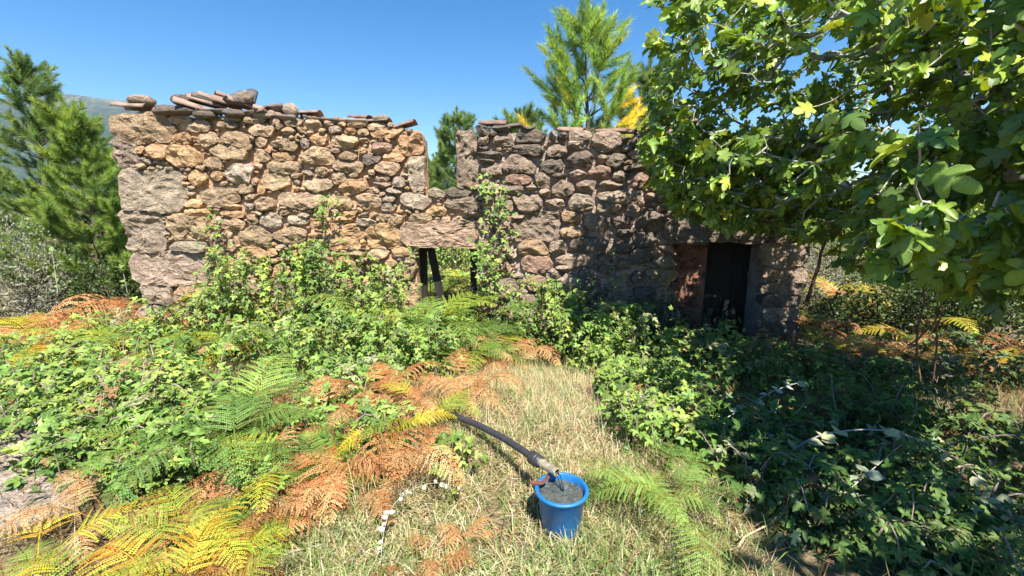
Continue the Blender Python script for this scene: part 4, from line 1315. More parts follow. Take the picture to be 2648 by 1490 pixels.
for lb, grp, (x0, y0, x1, y1), Ya, Yb, npl, nfr, kinds, (s0, s1) in FERNS:
    kn, kw = list(kinds), np.array(list(kinds.values()), float)
    made = []
    for k in range(npl):
        sx, sy = rf.uniform(x0, x1), rf.uniform(y0, y1)
        Y = Ya + (Yb - Ya) * (sy - y0) / (y1 - y0) + rf.normal(0, .08)
        p = P(sx, sy, Y)
        gr = hz(p[0], Y)
        size = rf.uniform(s0, s1)
        if p[2] - gr > 0.25:
            size = np.clip((p[2] - gr) / 0.9 * rf.uniform(.8, 1.1), s0 * .8, s1 * 1.35)
        kind = kn[rf.choice(len(kn), p=kw / kw.sum())]
        t = empty('fern', (p[0], Y, gr), lb, 'fern', grp)
        made.append(t)
        dead = kind in ('orange', 'straw')
        az0 = rf.uniform(0, 6.28)
        for q in range(nfr):
            o = bpy.data.objects.new('frond', FRM[('dead' if dead else 'live', int(rf.integers(4)))])
            COL.objects.link(o)
            o.parent = t
            o.location = (rf.normal(0, .03), rf.normal(0, .03), -0.02)
            lean = rf.uniform(.0, .65)
            o.rotation_euler = (-lean, rf.normal(0, .12), az0 + q * 2 * math.pi / nfr + rf.normal(0, .4))
            sc_ = size * rf.uniform(.8, 1.15)
            o.scale = (sc_, sc_, sc_)
            c = np.array(FC[kind][rf.integers(len(FC[kind]))]) * rf.uniform(.85, 1.15)
            o.color = (*c, 1)
    number_off(made)
for g_ in set(o['group'] for o in far_made):
    number_off([o for o in far_made if o['group'] == g_])

# ------------------------------------------------------------------ brambles
BRC = [(0.15, 0.26, 0.055), (0.215, 0.335, 0.07), (0.10, 0.185, 0.045), (0.29, 0.385, 0.08), (0.34, 0.36, 0.18), (.33, .20, .09)]
def mesh_of(T, name, mat):
    o = mesh_obj(name, T[0], T[1], mat, None, T[2], True)
    d = o.data
    bpy.data.objects.remove(o)
    return d
LEAF_ME = {3: mesh_of(BR3, 'leaf', M_LEAF), 5: mesh_of(BR5, 'leaf', M_LEAF)}
LEAF1_ME = None

def split_leaves(t, base, pos, M, sc, cc, T, me, nsep, mat, minpx=16):
    """the leaves that show largest become objects of their own, the rest one part"""
    px, py, zc = project(pos)
    vis = (px > 0) & (px < 2648) & (py > 0) & (py < 1490) & (zc > .2)
    size = np.where(vis, FPX * sc / np.maximum(zc, .2), 0)
    order = np.argsort(-size)[:nsep]
    order = order[size[order] > minpx]
    sep = np.zeros(len(pos), bool); sep[order] = True
    for k in order:
        o = bpy.data.objects.new('leaf', me)
        COL.objects.link(o)
        o.parent = t
        m4 = Matrix(M[k].tolist()).to_4x4()
        o.rotation_euler = m4.to_euler()
        o.location = (pos[k] - base).tolist()
        o.scale = (sc[k],) * 3
        o.color = (*cc[k], 1)
    k = ~sep
    return scatter(T, pos[k], M[k], sc[k], cc[k])

def bramble(sx, sy, Y, hw, ry, n, label, seed, cols=BRC, wts=(3, 3, 2, 1, .5, .3), size=.095, nsep=14, canes=13, wallside=False):
    r = np.random.default_rng(seed)
    top = P(sx, sy, Y)
    x0 = top[0]
    g0 = hz(x0, Y)
    H = max(0.18, top[2] - g0)
    rx = hw / FPX * Y
    base = np.array([x0, Y, g0])
    t = empty('bramble_bush', base, label, 'bramble', 'brambles round the house')
    CP_, CD_, CK_ = [], [], []
    # arching canes
    for k in range(canes):
        a = r.uniform(0, 2 * np.pi)
        d = np.array([math.cos(a), math.sin(a), 0])
        s0 = base + np.array([r.uniform(-.6, .6) * rx, r.uniform(-.6, .6) * ry, 0])
        L = r.uniform(.7, 1.15)
        u = np.linspace(0, 1, 9)
        pts = s0 + d * (u * L)[:, None] * (rx * .9, ry * .9, 0) + np.stack([0 * u, 0 * u, H * r.uniform(.85, 1.22) * np.sin(u * R(150)) ** .8], 1)
        pts += np.cumsum(r.normal(0, .012, pts.shape), 0)
        if wallside: pts[:, 1] = np.minimum(pts[:, 1], WY - .07)
        m = MB(); m.add(*tube(pts, np.linspace(.0065, .003, 9), 5, False), np.array([(0.25, 0.19, 0.15), (0.20, .22, .10), (.3, .24, .21)][int(r.integers(3))]))
        m.obj('cane', M_BARK, t, loc=base)
        seg = np.linalg.norm(np.diff(pts, axis=0), axis=1).sum()
        for w in np.arange(.15, 1.0, .042 / max(seg, .2)):
            kk = w * 8; k0 = min(int(kk), 7)
            tg = pts[k0 + 1] - pts[k0]; tg = tg / (np.linalg.norm(tg) + 1e-9)
            sd = np.cross(tg, (0, 0, 1.0)) * (1 if len(CP_) % 2 else -1)
            CP_.append(pts[k0] + (pts[k0 + 1] - pts[k0]) * (kk - k0)); CD_.append(sd + tg * .45 + r.normal(0, .2, 3)); CK_.append(k)
    n = max(40, int(n * .66))
    d = rnd_dir(n, r); d[:, 2] = np.abs(d[:, 2])
    rad = r.uniform(.25, 1.05, n) ** .6
    lump = 1 + .55 * fbm(np.stack([d[:, 0] * 2.3, d[:, 1] * 2.3, d[:, 2] * 2.3], 1) + seed * 3.1, 3)
    pos = base + d * (rx * 1.12, ry * 1.12, H) * (rad * lump)[:, None] + r.normal(0, .03, (n, 3))
    pos[:, 2] = np.maximum(pos[:, 2], height(pos[:, 0], pos[:, 1]) + .01)
    if wallside: pos[:, 1] = np.minimum(pos[:, 1], WY - .08 - np.abs(r.normal(0, .04, n)))
    elif Y < WY: 
        k = (pos[:, 1] > WY - .1) & (pos[:, 0] > XL - .1) & (pos[:, 0] < XR + .1)
        pos[k, 1] = WY - .1 - np.abs(r.normal(0, .05, k.sum()))
    nrm = np.array([0, 0, .8]) + d * .55 + rnd_dir(n, r) * .8 + np.array([.05, -.25, 0])
    yd = d * (1, 1, .2) + rnd_dir(n, r) * .9 + np.array([0, 0, -.15])
    cc = pick(cols, wts, n, r, .22, .07)
    if CP_:
        nc = len(CP_)
        CP_ = np.array(CP_)
        if wallside: CP_[:, 1] = np.minimum(CP_[:, 1], WY - .1)
        pos = np.concatenate([pos, CP_]); yd = np.concatenate([yd, np.array(CD_)])
        nrm = np.concatenate([nrm, np.array([0, -.25, 1.0]) + rnd_dir(nc, r) * .4])
        kc = pick(cols, (1, 4, .6, 3, .4, .15), canes, r, .15, .05)
        cc = np.concatenate([cc, kc[np.array(CK_)] * r.uniform(.85, 1.15, (nc, 1))])
        n += nc
    M = frames(yd, nrm)
    sc = size * r.uniform(.55, 1.25, n)
    k5 = r.random(n) < .35
    mb = MB()
    for T, msk, num in ((BR3, ~k5, 3), (BR5, k5, 5)):
        mb.add(*split_leaves(t, base, pos[msk], M[msk], sc[msk], cc[msk], T, LEAF_ME[num], nsep // 2, M_LEAF))
    f = mb.obj('foliage', M_LEAF, t, loc=base)
    f['kind'] = 'stuff'
    return t

SHADE_BRC = [(0.075, 0.15, 0.035), (0.10, 0.19, 0.045), (0.06, 0.115, 0.03), (0.14, 0.20, 0.05), (0.26, 0.28, 0.18), (.26, .15, .07)]  # same bramble leaves, darkened to put the shade into their colour
BUSH = [
 (640, 680, 6.55, 135, .5, 1100, 'bramble bush climbing the wall right of the great corner stones', 1),
 (810, 680, 6.45, 140, .5, 1050, 'bramble bush against the wall midway to the left doorway', 1),
 (965, 710, 6.4, 105, .45, 750, 'bramble bush against the wall just left of the left doorway', 1),
 (480, 780, 6.2, 125, .6, 760, 'bramble bush hiding the foot of the left corner stones', 0),
 (330, 835, 5.4, 130, .65, 520, 'low bramble bush in front of the left house corner', 0),
 (130, 870, 5.2, 150, .65, 480, 'bramble bush among the bracken near the left edge', 0),
 (40, 935, 3.8, 110, .55, 460, 'bramble bush cut by the left edge above the rock', 0),
 (250, 940, 3.8, 140, .55, 560, 'broad bramble bush in the middle of the left bank', 0),
 (430, 935, 3.5, 130, .55, 560, 'bramble bush left of the tall green bracken', 0),
 (330, 1010, 2.8, 150, .45, 620, 'near bramble bush spreading to the right of the rock', 0),
 (110, 1040, 2.75, 100, .40, 380, 'bramble bush trailing over the top of the rock', 0),
 (520, 1060, 2.6, 85, .36, 340, 'bramble bush below the tall green bracken', 0),
 (200, 1120, 2.35, 120, .32, 420, 'bramble bush trailing down the bank right of the flat rock', 0),
 (430, 1130, 2.3, 110, .32, 400, 'bramble bush above the yellow bracken at lower left', 0),
 (20, 1010, 3.0, 80, .35, 300, 'bramble bush at the left edge behind the flat rock', 0),
 (780, 830, 4.9, 140, .6, 760, 'bramble bush behind the dead bracken, left of centre', 0),
 (950, 820, 5.1, 130, .6, 760, 'bramble bush below the left doorway', 0),
 (1090, 850, 4.9, 115, .55, 620, 'bramble bush just behind the upper end of the pipe', 0),
 (900, 945, 3.7, 140, .45, 620, 'bright bramble bush between the dead bracken and the wall', 0),
 (1120, 830, 6.0, 90, .4, 320, 'bramble bush under the bracken of the left doorway', 0),
 (1420, 755, 6.4, 100, .4, 560, 'bramble bush at the wall foot right of the climbing bramble', 1),
 (1510, 785, 6.0, 115, .5, 620, 'bramble bush below the middle of the right wall', 0),
 (1640, 825, 5.4, 125, .5, 700, 'sunlit bramble bush below the rosemary', 0),
 (1830, 865, 5.0, 135, .5, 700, 'bramble bush in front of the right doorway', 0),
 (1960, 905, 4.7, 135, .5, 680, 'bramble bush below the right corner of the house', 0),
 (1720, 950, 3.9, 120, .45, 560, 'bramble bush right of the top of the grass path', 0),
 (1560, 885, 5.3, 70, .35, 300, 'small bramble bush at the head of the grass path', 0),
 (1770, 1060, 3.0, 140, .45, 560, 'half shaded bramble bush along the right of the path', 0),
 (1980, 1080, 2.9, 160, .5, 600, 'shaded bramble bush right of the half shaded one', 2),
 (2250, 1040, 3.1, 190, .6, 620, 'shaded bramble bush under the fig tree', 2),
 (2500, 1060, 2.9, 190, .55, 560, 'shaded bramble bush at the right edge under the fig tree', 2),
 (2080, 1210, 2.2, 160, .4, 480, 'dark bramble bush at lower right, left of the arching cane', 2),
 (2400, 1230, 2.1, 190, .45, 480, 'dark bramble bush under the arching cane', 2),
 (2600, 1330, 2.1, 160, .35, 300, 'dark bramble bush in the lower right edge', 2),
 (2200, 1370, 2.0, 160, .28, 300, 'low dark bramble bush near the bottom right', 2),
 (2450, 1430, 1.75, 160, .28, 260, 'low dark bramble bush in the bottom right corner', 2),
 (2140, 930, 4.8, 140, .55, 460, 'dim bramble bush beyond the right house corner', 2),
 (2350, 930, 4.9, 190, .55, 480, 'dim bramble bush behind the thin red stems', 2),
 (2570, 910, 5.0, 180, .6, 460, 'dim bramble bush at the right edge below the fig leaves', 2),
 (1650, 1050, 2.85, 60, .25, 220, 'small bramble bush pushing into the right edge of the path', 0),
 (1610, 960, 3.7, 60, .3, 220, 'bramble bush at the upper right edge of the path', 0),
 (760, 1075, 2.75, 80, .3, 260, 'bramble bush inside the dead bracken at centre left', 0),
 (960, 1100, 2.6, 80, .28, 240, 'bramble bush at the right foot of the dead bracken', 0),
 (690, 1200, 2.2, 70, .22, 200, 'bramble bush below the dead bracken above the yellow ferns', 0),
 (1180, 1160, 2.30, 44, .13, 46, 'small light green bramble seedling left of the bucket', 3),
]
for k, (sx, sy, Y, hw, ry, n, lb, mode) in enumerate(BUSH):
    bramble(sx, sy, Y, hw, ry, int(n * 1.35), lb, 200 + k, SHADE_BRC if mode == 2 else BRC,
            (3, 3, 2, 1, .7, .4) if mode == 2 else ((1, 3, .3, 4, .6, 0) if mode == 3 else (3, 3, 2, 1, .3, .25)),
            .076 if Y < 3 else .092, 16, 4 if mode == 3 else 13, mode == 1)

def vine(path, Y, label, seed, n, spread=28, size=.10, name='climbing_bramble'):
    """bramble canes climbing the wall along a path of (s) points"""
    r = np.random.default_rng(seed)
    pts = np.array([P(x, y, Y) for x, y in path])
    u = np.linspace(0, len(pts) - 1, 26)
    c = np.stack([np.interp(u, np.arange(len(pts)), pts[:, k]) for k in range(3)], 1)
    c += np.cumsum(r.normal(0, .006, c.shape), 0); c[:, 1] = np.clip(c[:, 1], Y - .12, WY - .1)
    base = c[0]
    t = empty(name, base, label, 'bramble', 'brambles climbing the wall')
    m = MB(); m.add(*tube(c, np.linspace(.009, .003, 26), 5, False), (.34, .29, .26)); m.obj('cane', M_BARK, t, loc=base)
    for q in range(3):
        o0 = int(r.integers(2, 14)); L = int(r.integers(7, 12))
        cc = c[o0:o0 + L] + np.stack([np.linspace(0, r.normal(0, .22), L), np.linspace(0, -.12, L), np.linspace(0, r.normal(0, .1), L)], 1)[:len(c[o0:o0 + L])]
        m = MB(); m.add(*tube(cc, np.linspace(.005, .002, len(cc)), 4, False), (.3, .25, .2)); m.obj('cane', M_BARK, t, loc=base)
    k = r.integers(0, 26, n)
    w = spread / FPX * Y * np.linspace(1.25, .55, 26)[k]
    pos = c[k] + np.stack([r.normal(0, 1, n) * w, -np.abs(r.normal(0, .09, n)) - .03, r.normal(0, .05, n)], 1)
    pos[:, 1] = np.minimum(pos[:, 1], WY - .10)
    nrm = np.array([0, -.75, .75]) + rnd_dir(n, r) * .55
    yd = np.stack([r.normal(0, 1, n), -r.uniform(0, .7, n), r.normal(-.15, .6, n)], 1)
    M = frames(yd, nrm)
    sc = size * r.uniform(.6, 1.2, n)
    cc = pick(BRC, (3, 4, 1, 2, .2, .1), n, r, .2, .06)
    V, F, C = split_leaves(t, base, pos, M, sc, cc, BR3, LEAF_ME[3], 40, M_LEAF, 14)
    f = mesh_obj('foliage', V, F, M_LEAF, t, C, True, base)
    f['kind'] = 'stuff'
vine([(1300, 840), (1285, 740), (1275, 660), (1300, 570), (1290, 500), (1262, 462)], 6.86, 'bramble climbing the full height of the wall right of the left doorway', 301, 230, 26)
vine([(1360, 820), (1320, 760), (1262, 690), (1250, 640)], 6.80, 'shorter bramble climbing beside the right post of the left doorway', 302, 130, 24)
vine([(600, 860), (590, 760), (580, 690), (572, 610), (560, 545)], 6.86, 'bramble shoot climbing the wall next to the corner stones', 303, 80, 20)
vine([(760, 800), (790, 690), (830, 620), (850, 560), (856, 515)], 6.86, 'bramble shoot climbing diagonally up the middle of the left wall', 304, 120, 26)
vine([(980, 820), (1010, 720), (1060, 660), (1078, 640)], 6.84, 'thin bramble shoot left of the left doorway', 305, 44, 22, .075)
vine([(1600, 830), (1590, 740), (1584, 640)], 6.84, 'thin bramble shoot on the shaded part of the wall', 306, 34, 14, .075)

# rosemary-like bushes before the right doorway
def rosemary(sx, sy, Y, label, seed):
    r = np.random.default_rng(seed)
    p = P(sx, sy, Y); b = np.array([p[0], Y, hz(p[0], Y)]); H = p[2] - b[2]
    t = empty('rosemary_bush', b, label, 'shrub', 'rosemary before the right doorway')
    sm, fm = MB(), MB()
    for k in range(22):
        d = np.array([r.normal(0, .16), r.normal(0, .12), 1]); d /= np.linalg.norm(d)
        L = H * r.uniform(.65, 1.0)
        s = b + np.array([r.uniform(-.22, .22), r.uniform(-.12, .12), 0])
        u = np.linspace(0, 1, 6)
        pts = s + d * (u * L)[:, None] + np.stack([.05 * np.sin(u * 3 + k), 0 * u, 0 * u], 1)
        sm.add(*tube(pts, np.linspace(.006, .002, 6), 4, False), (.22, .17, .13))
        n = int(L * 110)
        q = r.uniform(.12, 1, n)
        pos = np.stack([np.interp(q, u, pts[:, c]) for c in range(3)], 1)
        a = r.uniform(0, 6.28, n)
        yd = np.stack([np.cos(a), np.sin(a), np.full(n, .9)], 1)
        fm.add(*scatter(SLIM, pos, frames(yd, rnd_dir(n, r)), r.uniform(.03, .05, n), pick([(.055, .10, .03), (.09, .14, .05)], [2, 1], n, r)))
    sm.obj('stems', M_BARK, t, loc=b)['kind'] = 'stuff'
    fm.obj('foliage', M_LEAF, t, loc=b)['kind'] = 'stuff'
rosemary(1660, 745, 6.5, 'dark rosemary bush at the wall left of the right doorway', 1)
rosemary(1735, 735, 6.4, 'tallest dark rosemary bush before the reddish doorway infill', 2)
rosemary(1800, 790, 6.2, 'low dark rosemary bush below the plank door', 3)

# ------------------------------------------------------------------ dry grass
def in_poly(x, y, poly):
    ins = np.zeros(len(x), bool)
    j = len(poly) - 1
    for i in range(len(poly)):
        xi, yi = poly[i]; xj, yj = poly[j]
        c = ((yi > y) != (yj > y)) & (x < (xj - xi) * (y - yi) / (yj - yi + 1e-9) + xi)
        ins ^= c
        j = i
    return ins
PATH = [(1080, 1130), (1220, 1000), (1320, 940), (1400, 900), (1500, 900), (1560, 1000), (1600, 1090), (1700, 1200), (1880, 1340), (2010, 1560), (660, 1560), (760, 1400), (900, 1310), (1050, 1220)]
def grass(name, n, region, lmin, lmax, flat, cols_fn, seed, label, w=.0028, poly=None, clump=False):
    r = np.random.default_rng(seed)
    x0, x1, y0, y1 = region
    x, y = r.uniform(x0, x1, n), r.uniform(y0, y1, n)
    z = height(x, y)
    px, py, zc = project(np.stack([x, y, z], 1))
    keep = (px > -250) & (px < 2900) & (py < 1750)
    if poly is not None:
        jit = 45
        keep &= in_poly(px + r.normal(0, jit, n), py + r.normal(0, jit * .5, n), poly)
    q = np.stack([x * 2.2, y * 2.2, 0 * x + 5], 1)
    dn = fbm(q, 3)
    keep &= (dn > -.75 + r.uniform(-.3, .3, n))
    if clump:
        keep &= fbm(np.stack([x * 9, y * 9, 0 * x + 21], 1), 2) > .34
    bare = np.maximum(np.exp(-(((x + .10) / .20) ** 2 + ((y - 2.03) / .34) ** 2)), sstep(.25, .75, fbm(np.stack([x * 4.5, y * 4.5, 0 * x + 11], 1), 2)) * .8)
    keep &= r.random(n) > bare * .93
    keep &= ((x - .245) ** 2 + (y - 1.98) ** 2) > .118 ** 2
    x, y, z, px, py, dn = [a[keep] for a in (x, y, z, px, py, dn)]
    n = len(x)
    L = r.uniform(lmin, lmax, n)
    az = r.uniform(0, 6.28, n) + .8 * dn
    tilt = np.clip(np.abs(r.normal(flat, .35, n)), 0.05, 1.45)
    d = np.stack([np.cos(az), np.sin(az)], 1)
    side = np.stack([-np.sin(az), np.cos(az), 0 * az], 1)
    V = []
    for t, ww in ((0, 1.0), (.5, .85), (1.0, .12)):
        out = np.sin(tilt * (.6 + .5 * t)) * L * t
        up = np.cos(tilt * (.6 + .55 * t)) * L * t
        c = np.stack([x + d[:, 0] * out, y + d[:, 1] * out, np.maximum(z + up, z + .006)], 1)
        W = (w * r.uniform(.6, 1.3, n) * ww)[:, None]
        V += [c - side * W, c + side * W]
    V = np.stack(V, 1).reshape(-1, 3)
    f = np.array([(0, 1, 3), (0, 3, 2), (2, 3, 5), (2, 5, 4)])
    F = (f[None] + (np.arange(n) * 6)[:, None, None]).reshape(-1, 3)
    C = np.repeat(cols_fn(x, y, px, py, dn, r), 6, 0)
    o = mesh_obj(name, V, F, M_GRASS, None, C, True)
    tag(o, label, 'grass', kind='stuff')
STRAW = [(0.70, 0.57, 0.385), (0.62, 0.47, 0.30), (0.76, 0.66, 0.49), (0.54, 0.355, 0.225)]
GREENG = [(0.18, 0.27, 0.07), (0.26, 0.34, 0.10), (0.34, 0.38, 0.20)]
def path_cols(x, y, px, py, dn, r):
    n = len(x)
    pg = .30 + .3 * np.clip(dn, 0, 1) + .45 * sstep(1010, 930, py) * sstep(1300, 1420, px) + .32 * sstep(1230, 1400, py) + .12 * dn
    g = r.random(n) < pg
    return np.where(g[:, None], pick(GREENG, [2, 2, 2], n, r), pick(STRAW, [3, 2, 2, 1], n, r))
grass('dry_grass', 150000, (-1.6, 2.2, 1.05, 5.4), .03, .16, 1.15, path_cols, 401, 'matted straw coloured grass of the path with green patches', .0019, PATH)
grass('tall_grass', 3000, (-.9, 1.6, 2.0, 5.6), .14, .32, .62, path_cols, 402, 'taller seeding grass stalks standing along the path', .0014, PATH)
grass('grass_tufts', 26000, (-1.3, 1.6, 1.05, 4.6), .05, .15, .75, lambda x, y, px, py, dn, r: pick([(.36, .42, .22), (.24, .33, .10), (.44, .47, .30)], [2, 2, 1], len(x), r), 405, 'grey green grass tufts standing out of the straw', .0032, PATH, True)
def weeds(x, y, px, py, dn, r):
    n = len(x)
    return pick([(0.16, .22, .06), (.40, .30, .16), (.30, .17, .08), (.10, .15, .04)], [2, 2, 2, 2], n, r)
grass('undergrowth', 26000, (-6.8, 6.5, 1.1, 7.0), .07, .26, .75, weeds, 403, 'thin grass and litter on the ground between the bushes', .0035)
grass('meadow', 16000, (-14, 16, 7.8, 20), .12, .4, .6, lambda x, y, px, py, dn, r: pick([(.34, .34, .12), (.46, .36, .16), (.2, .26, .08)], [2, 2, 1], len(x), r), 404, 'pale grass of the ground behind the house', .008)

# ------------------------------------------------------------------ fig tree
def fig_tree():
    r = np.random.default_rng(901)
    base = gz(6.5, 4.5, -.05)
    t = empty('fig_tree', base, 'large spreading fig tree overhanging the right half of the house', 'tree')
    tk = np.array([base, base + (-.15, 0, .7), P(2610, 440, 4.3), P(2504, 310, 4.2), P(2457, 248, 4.2), P(2416, 67, 4.2), P(2400, -120, 4.3), P(2420, -330, 4.4)])
    u = np.linspace(0, len(tk) - 1, 36)
    c = np.stack([np.interp(u, np.arange(len(tk)), tk[:, k]) for k in range(3)], 1)
    c += .03 * np.stack([np.sin(u * 2.1), np.cos(u * 1.7), 0 * u], 1)
    m = MB(); m.add(*tube(c, np.interp(np.linspace(0, 1, 36), [0, .1, .5, 1], [.17, .13, .095, .03]), 12), (.33, .31, .28))
    m.obj('trunk', M_BARK, t, loc=base)
    nodes = [p for p in c[6:]]; npar = [-1] * len(nodes); plen = list(np.linspace(0, 1.0, len(nodes)))
    # tips of twigs through the crown's volume
    CROWN = [(1690, -60), (1672, 40), (1705, 150), (1680, 240), (1665, 310), (1675, 420), (1730, 520), (1800, 570), (1900, 590), (2020, 590), (2100, 645), (2190, 690),
             (2260, 730), (2400, 720), (2560, 760), (2760, 820), (3100, 700), (3300, 100), (3200, -450), (2500, -700), (2000, -480), (1780, -230)]
    tips = []
    def shades(p_):            # keep the crown thin where the photograph shows sunlit brambles behind it
        k_ = (p_[2] + .2) / sun_vec.z
        gx_, gy_ = p_[0] - sun_vec.x * k_, p_[1] - sun_vec.y * k_
        return gx_ < 2.35 and 3.3 < gy_ < 5.9
    while len(tips) < 1900:
        sx, sy = r.uniform(1640, 3300), r.uniform(-700, 800)
        if not in_poly(np.array([sx]), np.array([sy]), CROWN)[0]:
            continue
        if sy < -40 and r.random() < .45: continue
        Yc = np.interp(sx, [1650, 2000, 2300, 2600, 3300], [5.0, 4.4, 3.7, 3.2, 2.9])
        Y = Yc + r.uniform(-1.15, 1.05) * np.interp(sx, [1650, 2000, 2500], [.55, .85, 1.15])
        if 1720 < sx < 2700 and sy > -20 and r.random() < .5: Y = r.uniform(4.7, 6.35)
        if Y < 1.45 or Y > 6.4: continue
        if sy < -60 and sx < 2350: continue
        if P(sx, sy, Y)[2] > 4.1: continue
        if 1980 < sx < 2300 and 80 < sy < 220 and r.random() < .2: continue
        p_ = P(sx, sy, Y)
        if shades(p_) and r.random() < .78: continue
        tips.append(p_)
    for k in range(70):        # low near boughs in front of the trunk
        p_ = P(r.uniform(2230, 2760), r.uniform(330, 745), r.uniform(1.9, 3.3))
        if not shades(p_): tips.append(p_)
    for k in range(420):       # boughs hanging before the doorway
        sx, sy = r.uniform(1690, 2130), r.uniform(330, 600)
        if in_poly(np.array([sx]), np.array([sy]), CROWN)[0]:
            tips.append(P(sx, sy, r.uniform(4.7, 6.3)))
    for k in range(330):       # crown beside and above the photographer
        p_ = np.array([r.uniform(1.95, 5.4), r.uniform(-1.6, 1.35), r.uniform(2.3, 3.6)])
        if not shades(p_): tips.append(p_)
    tips = np.array(tips)
    tips = tips[np.argsort(np.linalg.norm(tips - c[20], axis=1))]
    paths = []
    owner = [-1] * len(nodes)
    N = np.array(nodes)
    PL = np.array(plen)
    OW = np.array(owner)
    for tip in tips:
        dd = np.linalg.norm(N - tip, axis=1)
        k = int(np.argmin(dd + .30 * PL))
        a = N[k]; L = dd[k]
        n = max(3, int(L / .12))
        uu = np.linspace(0, 1, n + 1)
        ctrl = (a + tip) / 2 + np.array([0, 0, -.12 * L]) + r.normal(0, .09 * L, 3)
        pts = ((1 - uu) ** 2)[:, None] * a + (2 * uu * (1 - uu))[:, None] * ctrl + (uu ** 2)[:, None] * tip
        pts[1:-1] += r.normal(0, .022, pts[1:-1].shape)
        pts[-1, 2] += .04
        pid = len(paths)
        paths.append([pts, OW[k], k, 1])
        N = np.concatenate([N, pts[1:]])
        PL = np.concatenate([PL, PL[k] + uu[1:] * L])
        OW = np.concatenate([OW, np.full(n, pid)])
    for p in reversed(range(len(paths))):
        if paths[p][1] >= 0:
            paths[paths[p][1]][3] += paths[p][3]
    small = MB()
    lp, ld = [], []
    for pts, ow, k, cnt in paths:
        r0 = .0046 * cnt ** .46 + .0015
        col = np.array((.44, .42, .385)) * r.uniform(.75, 1.1)
        V, F = tube(pts, np.linspace(max(r0, .0062), max(.0046, r0 * .5), len(pts)), 7 if r0 > .012 else 5, False)
        if r0 > .0165:
            mb = MB(); mb.add(V, F, col); mb.obj('branch', M_BARK, t, loc=base)
        else:
            small.add(V, F, col)
        nl = int(r.integers(5, 9))
        for q in range(nl):
            w = 1 - r.uniform(0, 1) ** 1.6 * min(1, .38 / max(.1, np.linalg.norm(pts[-1] - pts[0])))
            kk = w * (len(pts) - 1); k0 = min(int(kk), len(pts) - 2)
            lp.append(pts[k0] + (pts[k0 + 1] - pts[k0]) * (kk - k0)); ld.append(pts[-1] - pts[-2])
    s = small.obj('twigs', M_BARK, t, loc=base); s['kind'] = 'stuff'
    lp, ld = np.array(lp), np.array(ld)
    n = len(lp)
    cen = np.array([3.6, 3.6, 2.6])
    out = lp - cen; out /= np.linalg.norm(out, axis=1)[:, None] + 1e-6
    yd = rnd_dir(n, r) * (1, 1, .35) + out * .55 + np.array([0, 0, -.30])
    yd /= np.linalg.norm(yd, axis=1)[:, None]
    nrm = np.array([.16, -.55, .85]) + rnd_dir(n, r) * .95 + out * .2
    sc = r.uniform(.06, .16, n) * np.interp(lp[:, 1], [1.5, 2.4, 3.8], [1.12, 1.1, 1.0])
    pos = lp + yd * (sc * .28)[:, None]
    M = frames(yd, nrm)
    cc = pick([(0.15, 0.25, 0.045), (0.21, 0.32, 0.05), (0.105, 0.185, 0.045), (0.32, 0.40, 0.055), (0.58, 0.48, 0.045)], [4, 4, 4, 1.6, .12], n, r, .18, .05)
    pxv = project(pos)
    near = np.linalg.norm(pos - np.array([0, 0, CAMZ]), axis=1) < 1.0     # keep the lens clear
    var = r.choice(3, n, p=[.45, .3, .25])
    fm = MB()
    for q, T_ in enumerate((FIGL, FIGL2, FIGL3)):
        k = ~near & (var == q)
        fm.add(*split_leaves(t, base, pos[k], M[k], sc[k], cc[k], T_, mesh_of(T_, 'leaf', M_FIGLEAF), 100, M_FIGLEAF))
    f = fm.obj('foliage', M_FIGLEAF, t, loc=base)
    f['kind'] = 'stuff'
    # figs
    prof = [(.0, -.045), (.008, -.042), (.011, -.03), (.017, -.012), (.0225, .006), (.021, .018), (.013, .027), (.0, .029)]
    FV, FF = lathe(prof, 12); FV = FV * (1, 1, -1); FF = FF[:, ::-1]
    fme = None
    px, py, zc = project(lp)
    ok = np.where((px > 1650) & (px < 2640) & (py > 20) & (py < 720) & (zc < 5.6) & (zc > 1.2))[0]
    for q, k in enumerate(r.choice(ok, 46, replace=False)):
        if fme is None:
            o = mesh_obj('fig', FV, FF, M_FRUIT, t, (.42, .46, .06), True, base); fme = o.data
        else:
            o = bpy.data.objects.new('fig', fme); COL.objects.link(o); o.parent = t
        o.location = (lp[k] - base + np.array([0, -.03, -.035])).tolist()
        o.rotation_euler = (r.normal(0, .5), r.normal(0, .5), 0)
        sc_ = r.uniform(.9, 1.3); o.scale = (sc_,) * 3
    return t
FIG = fig_tree()

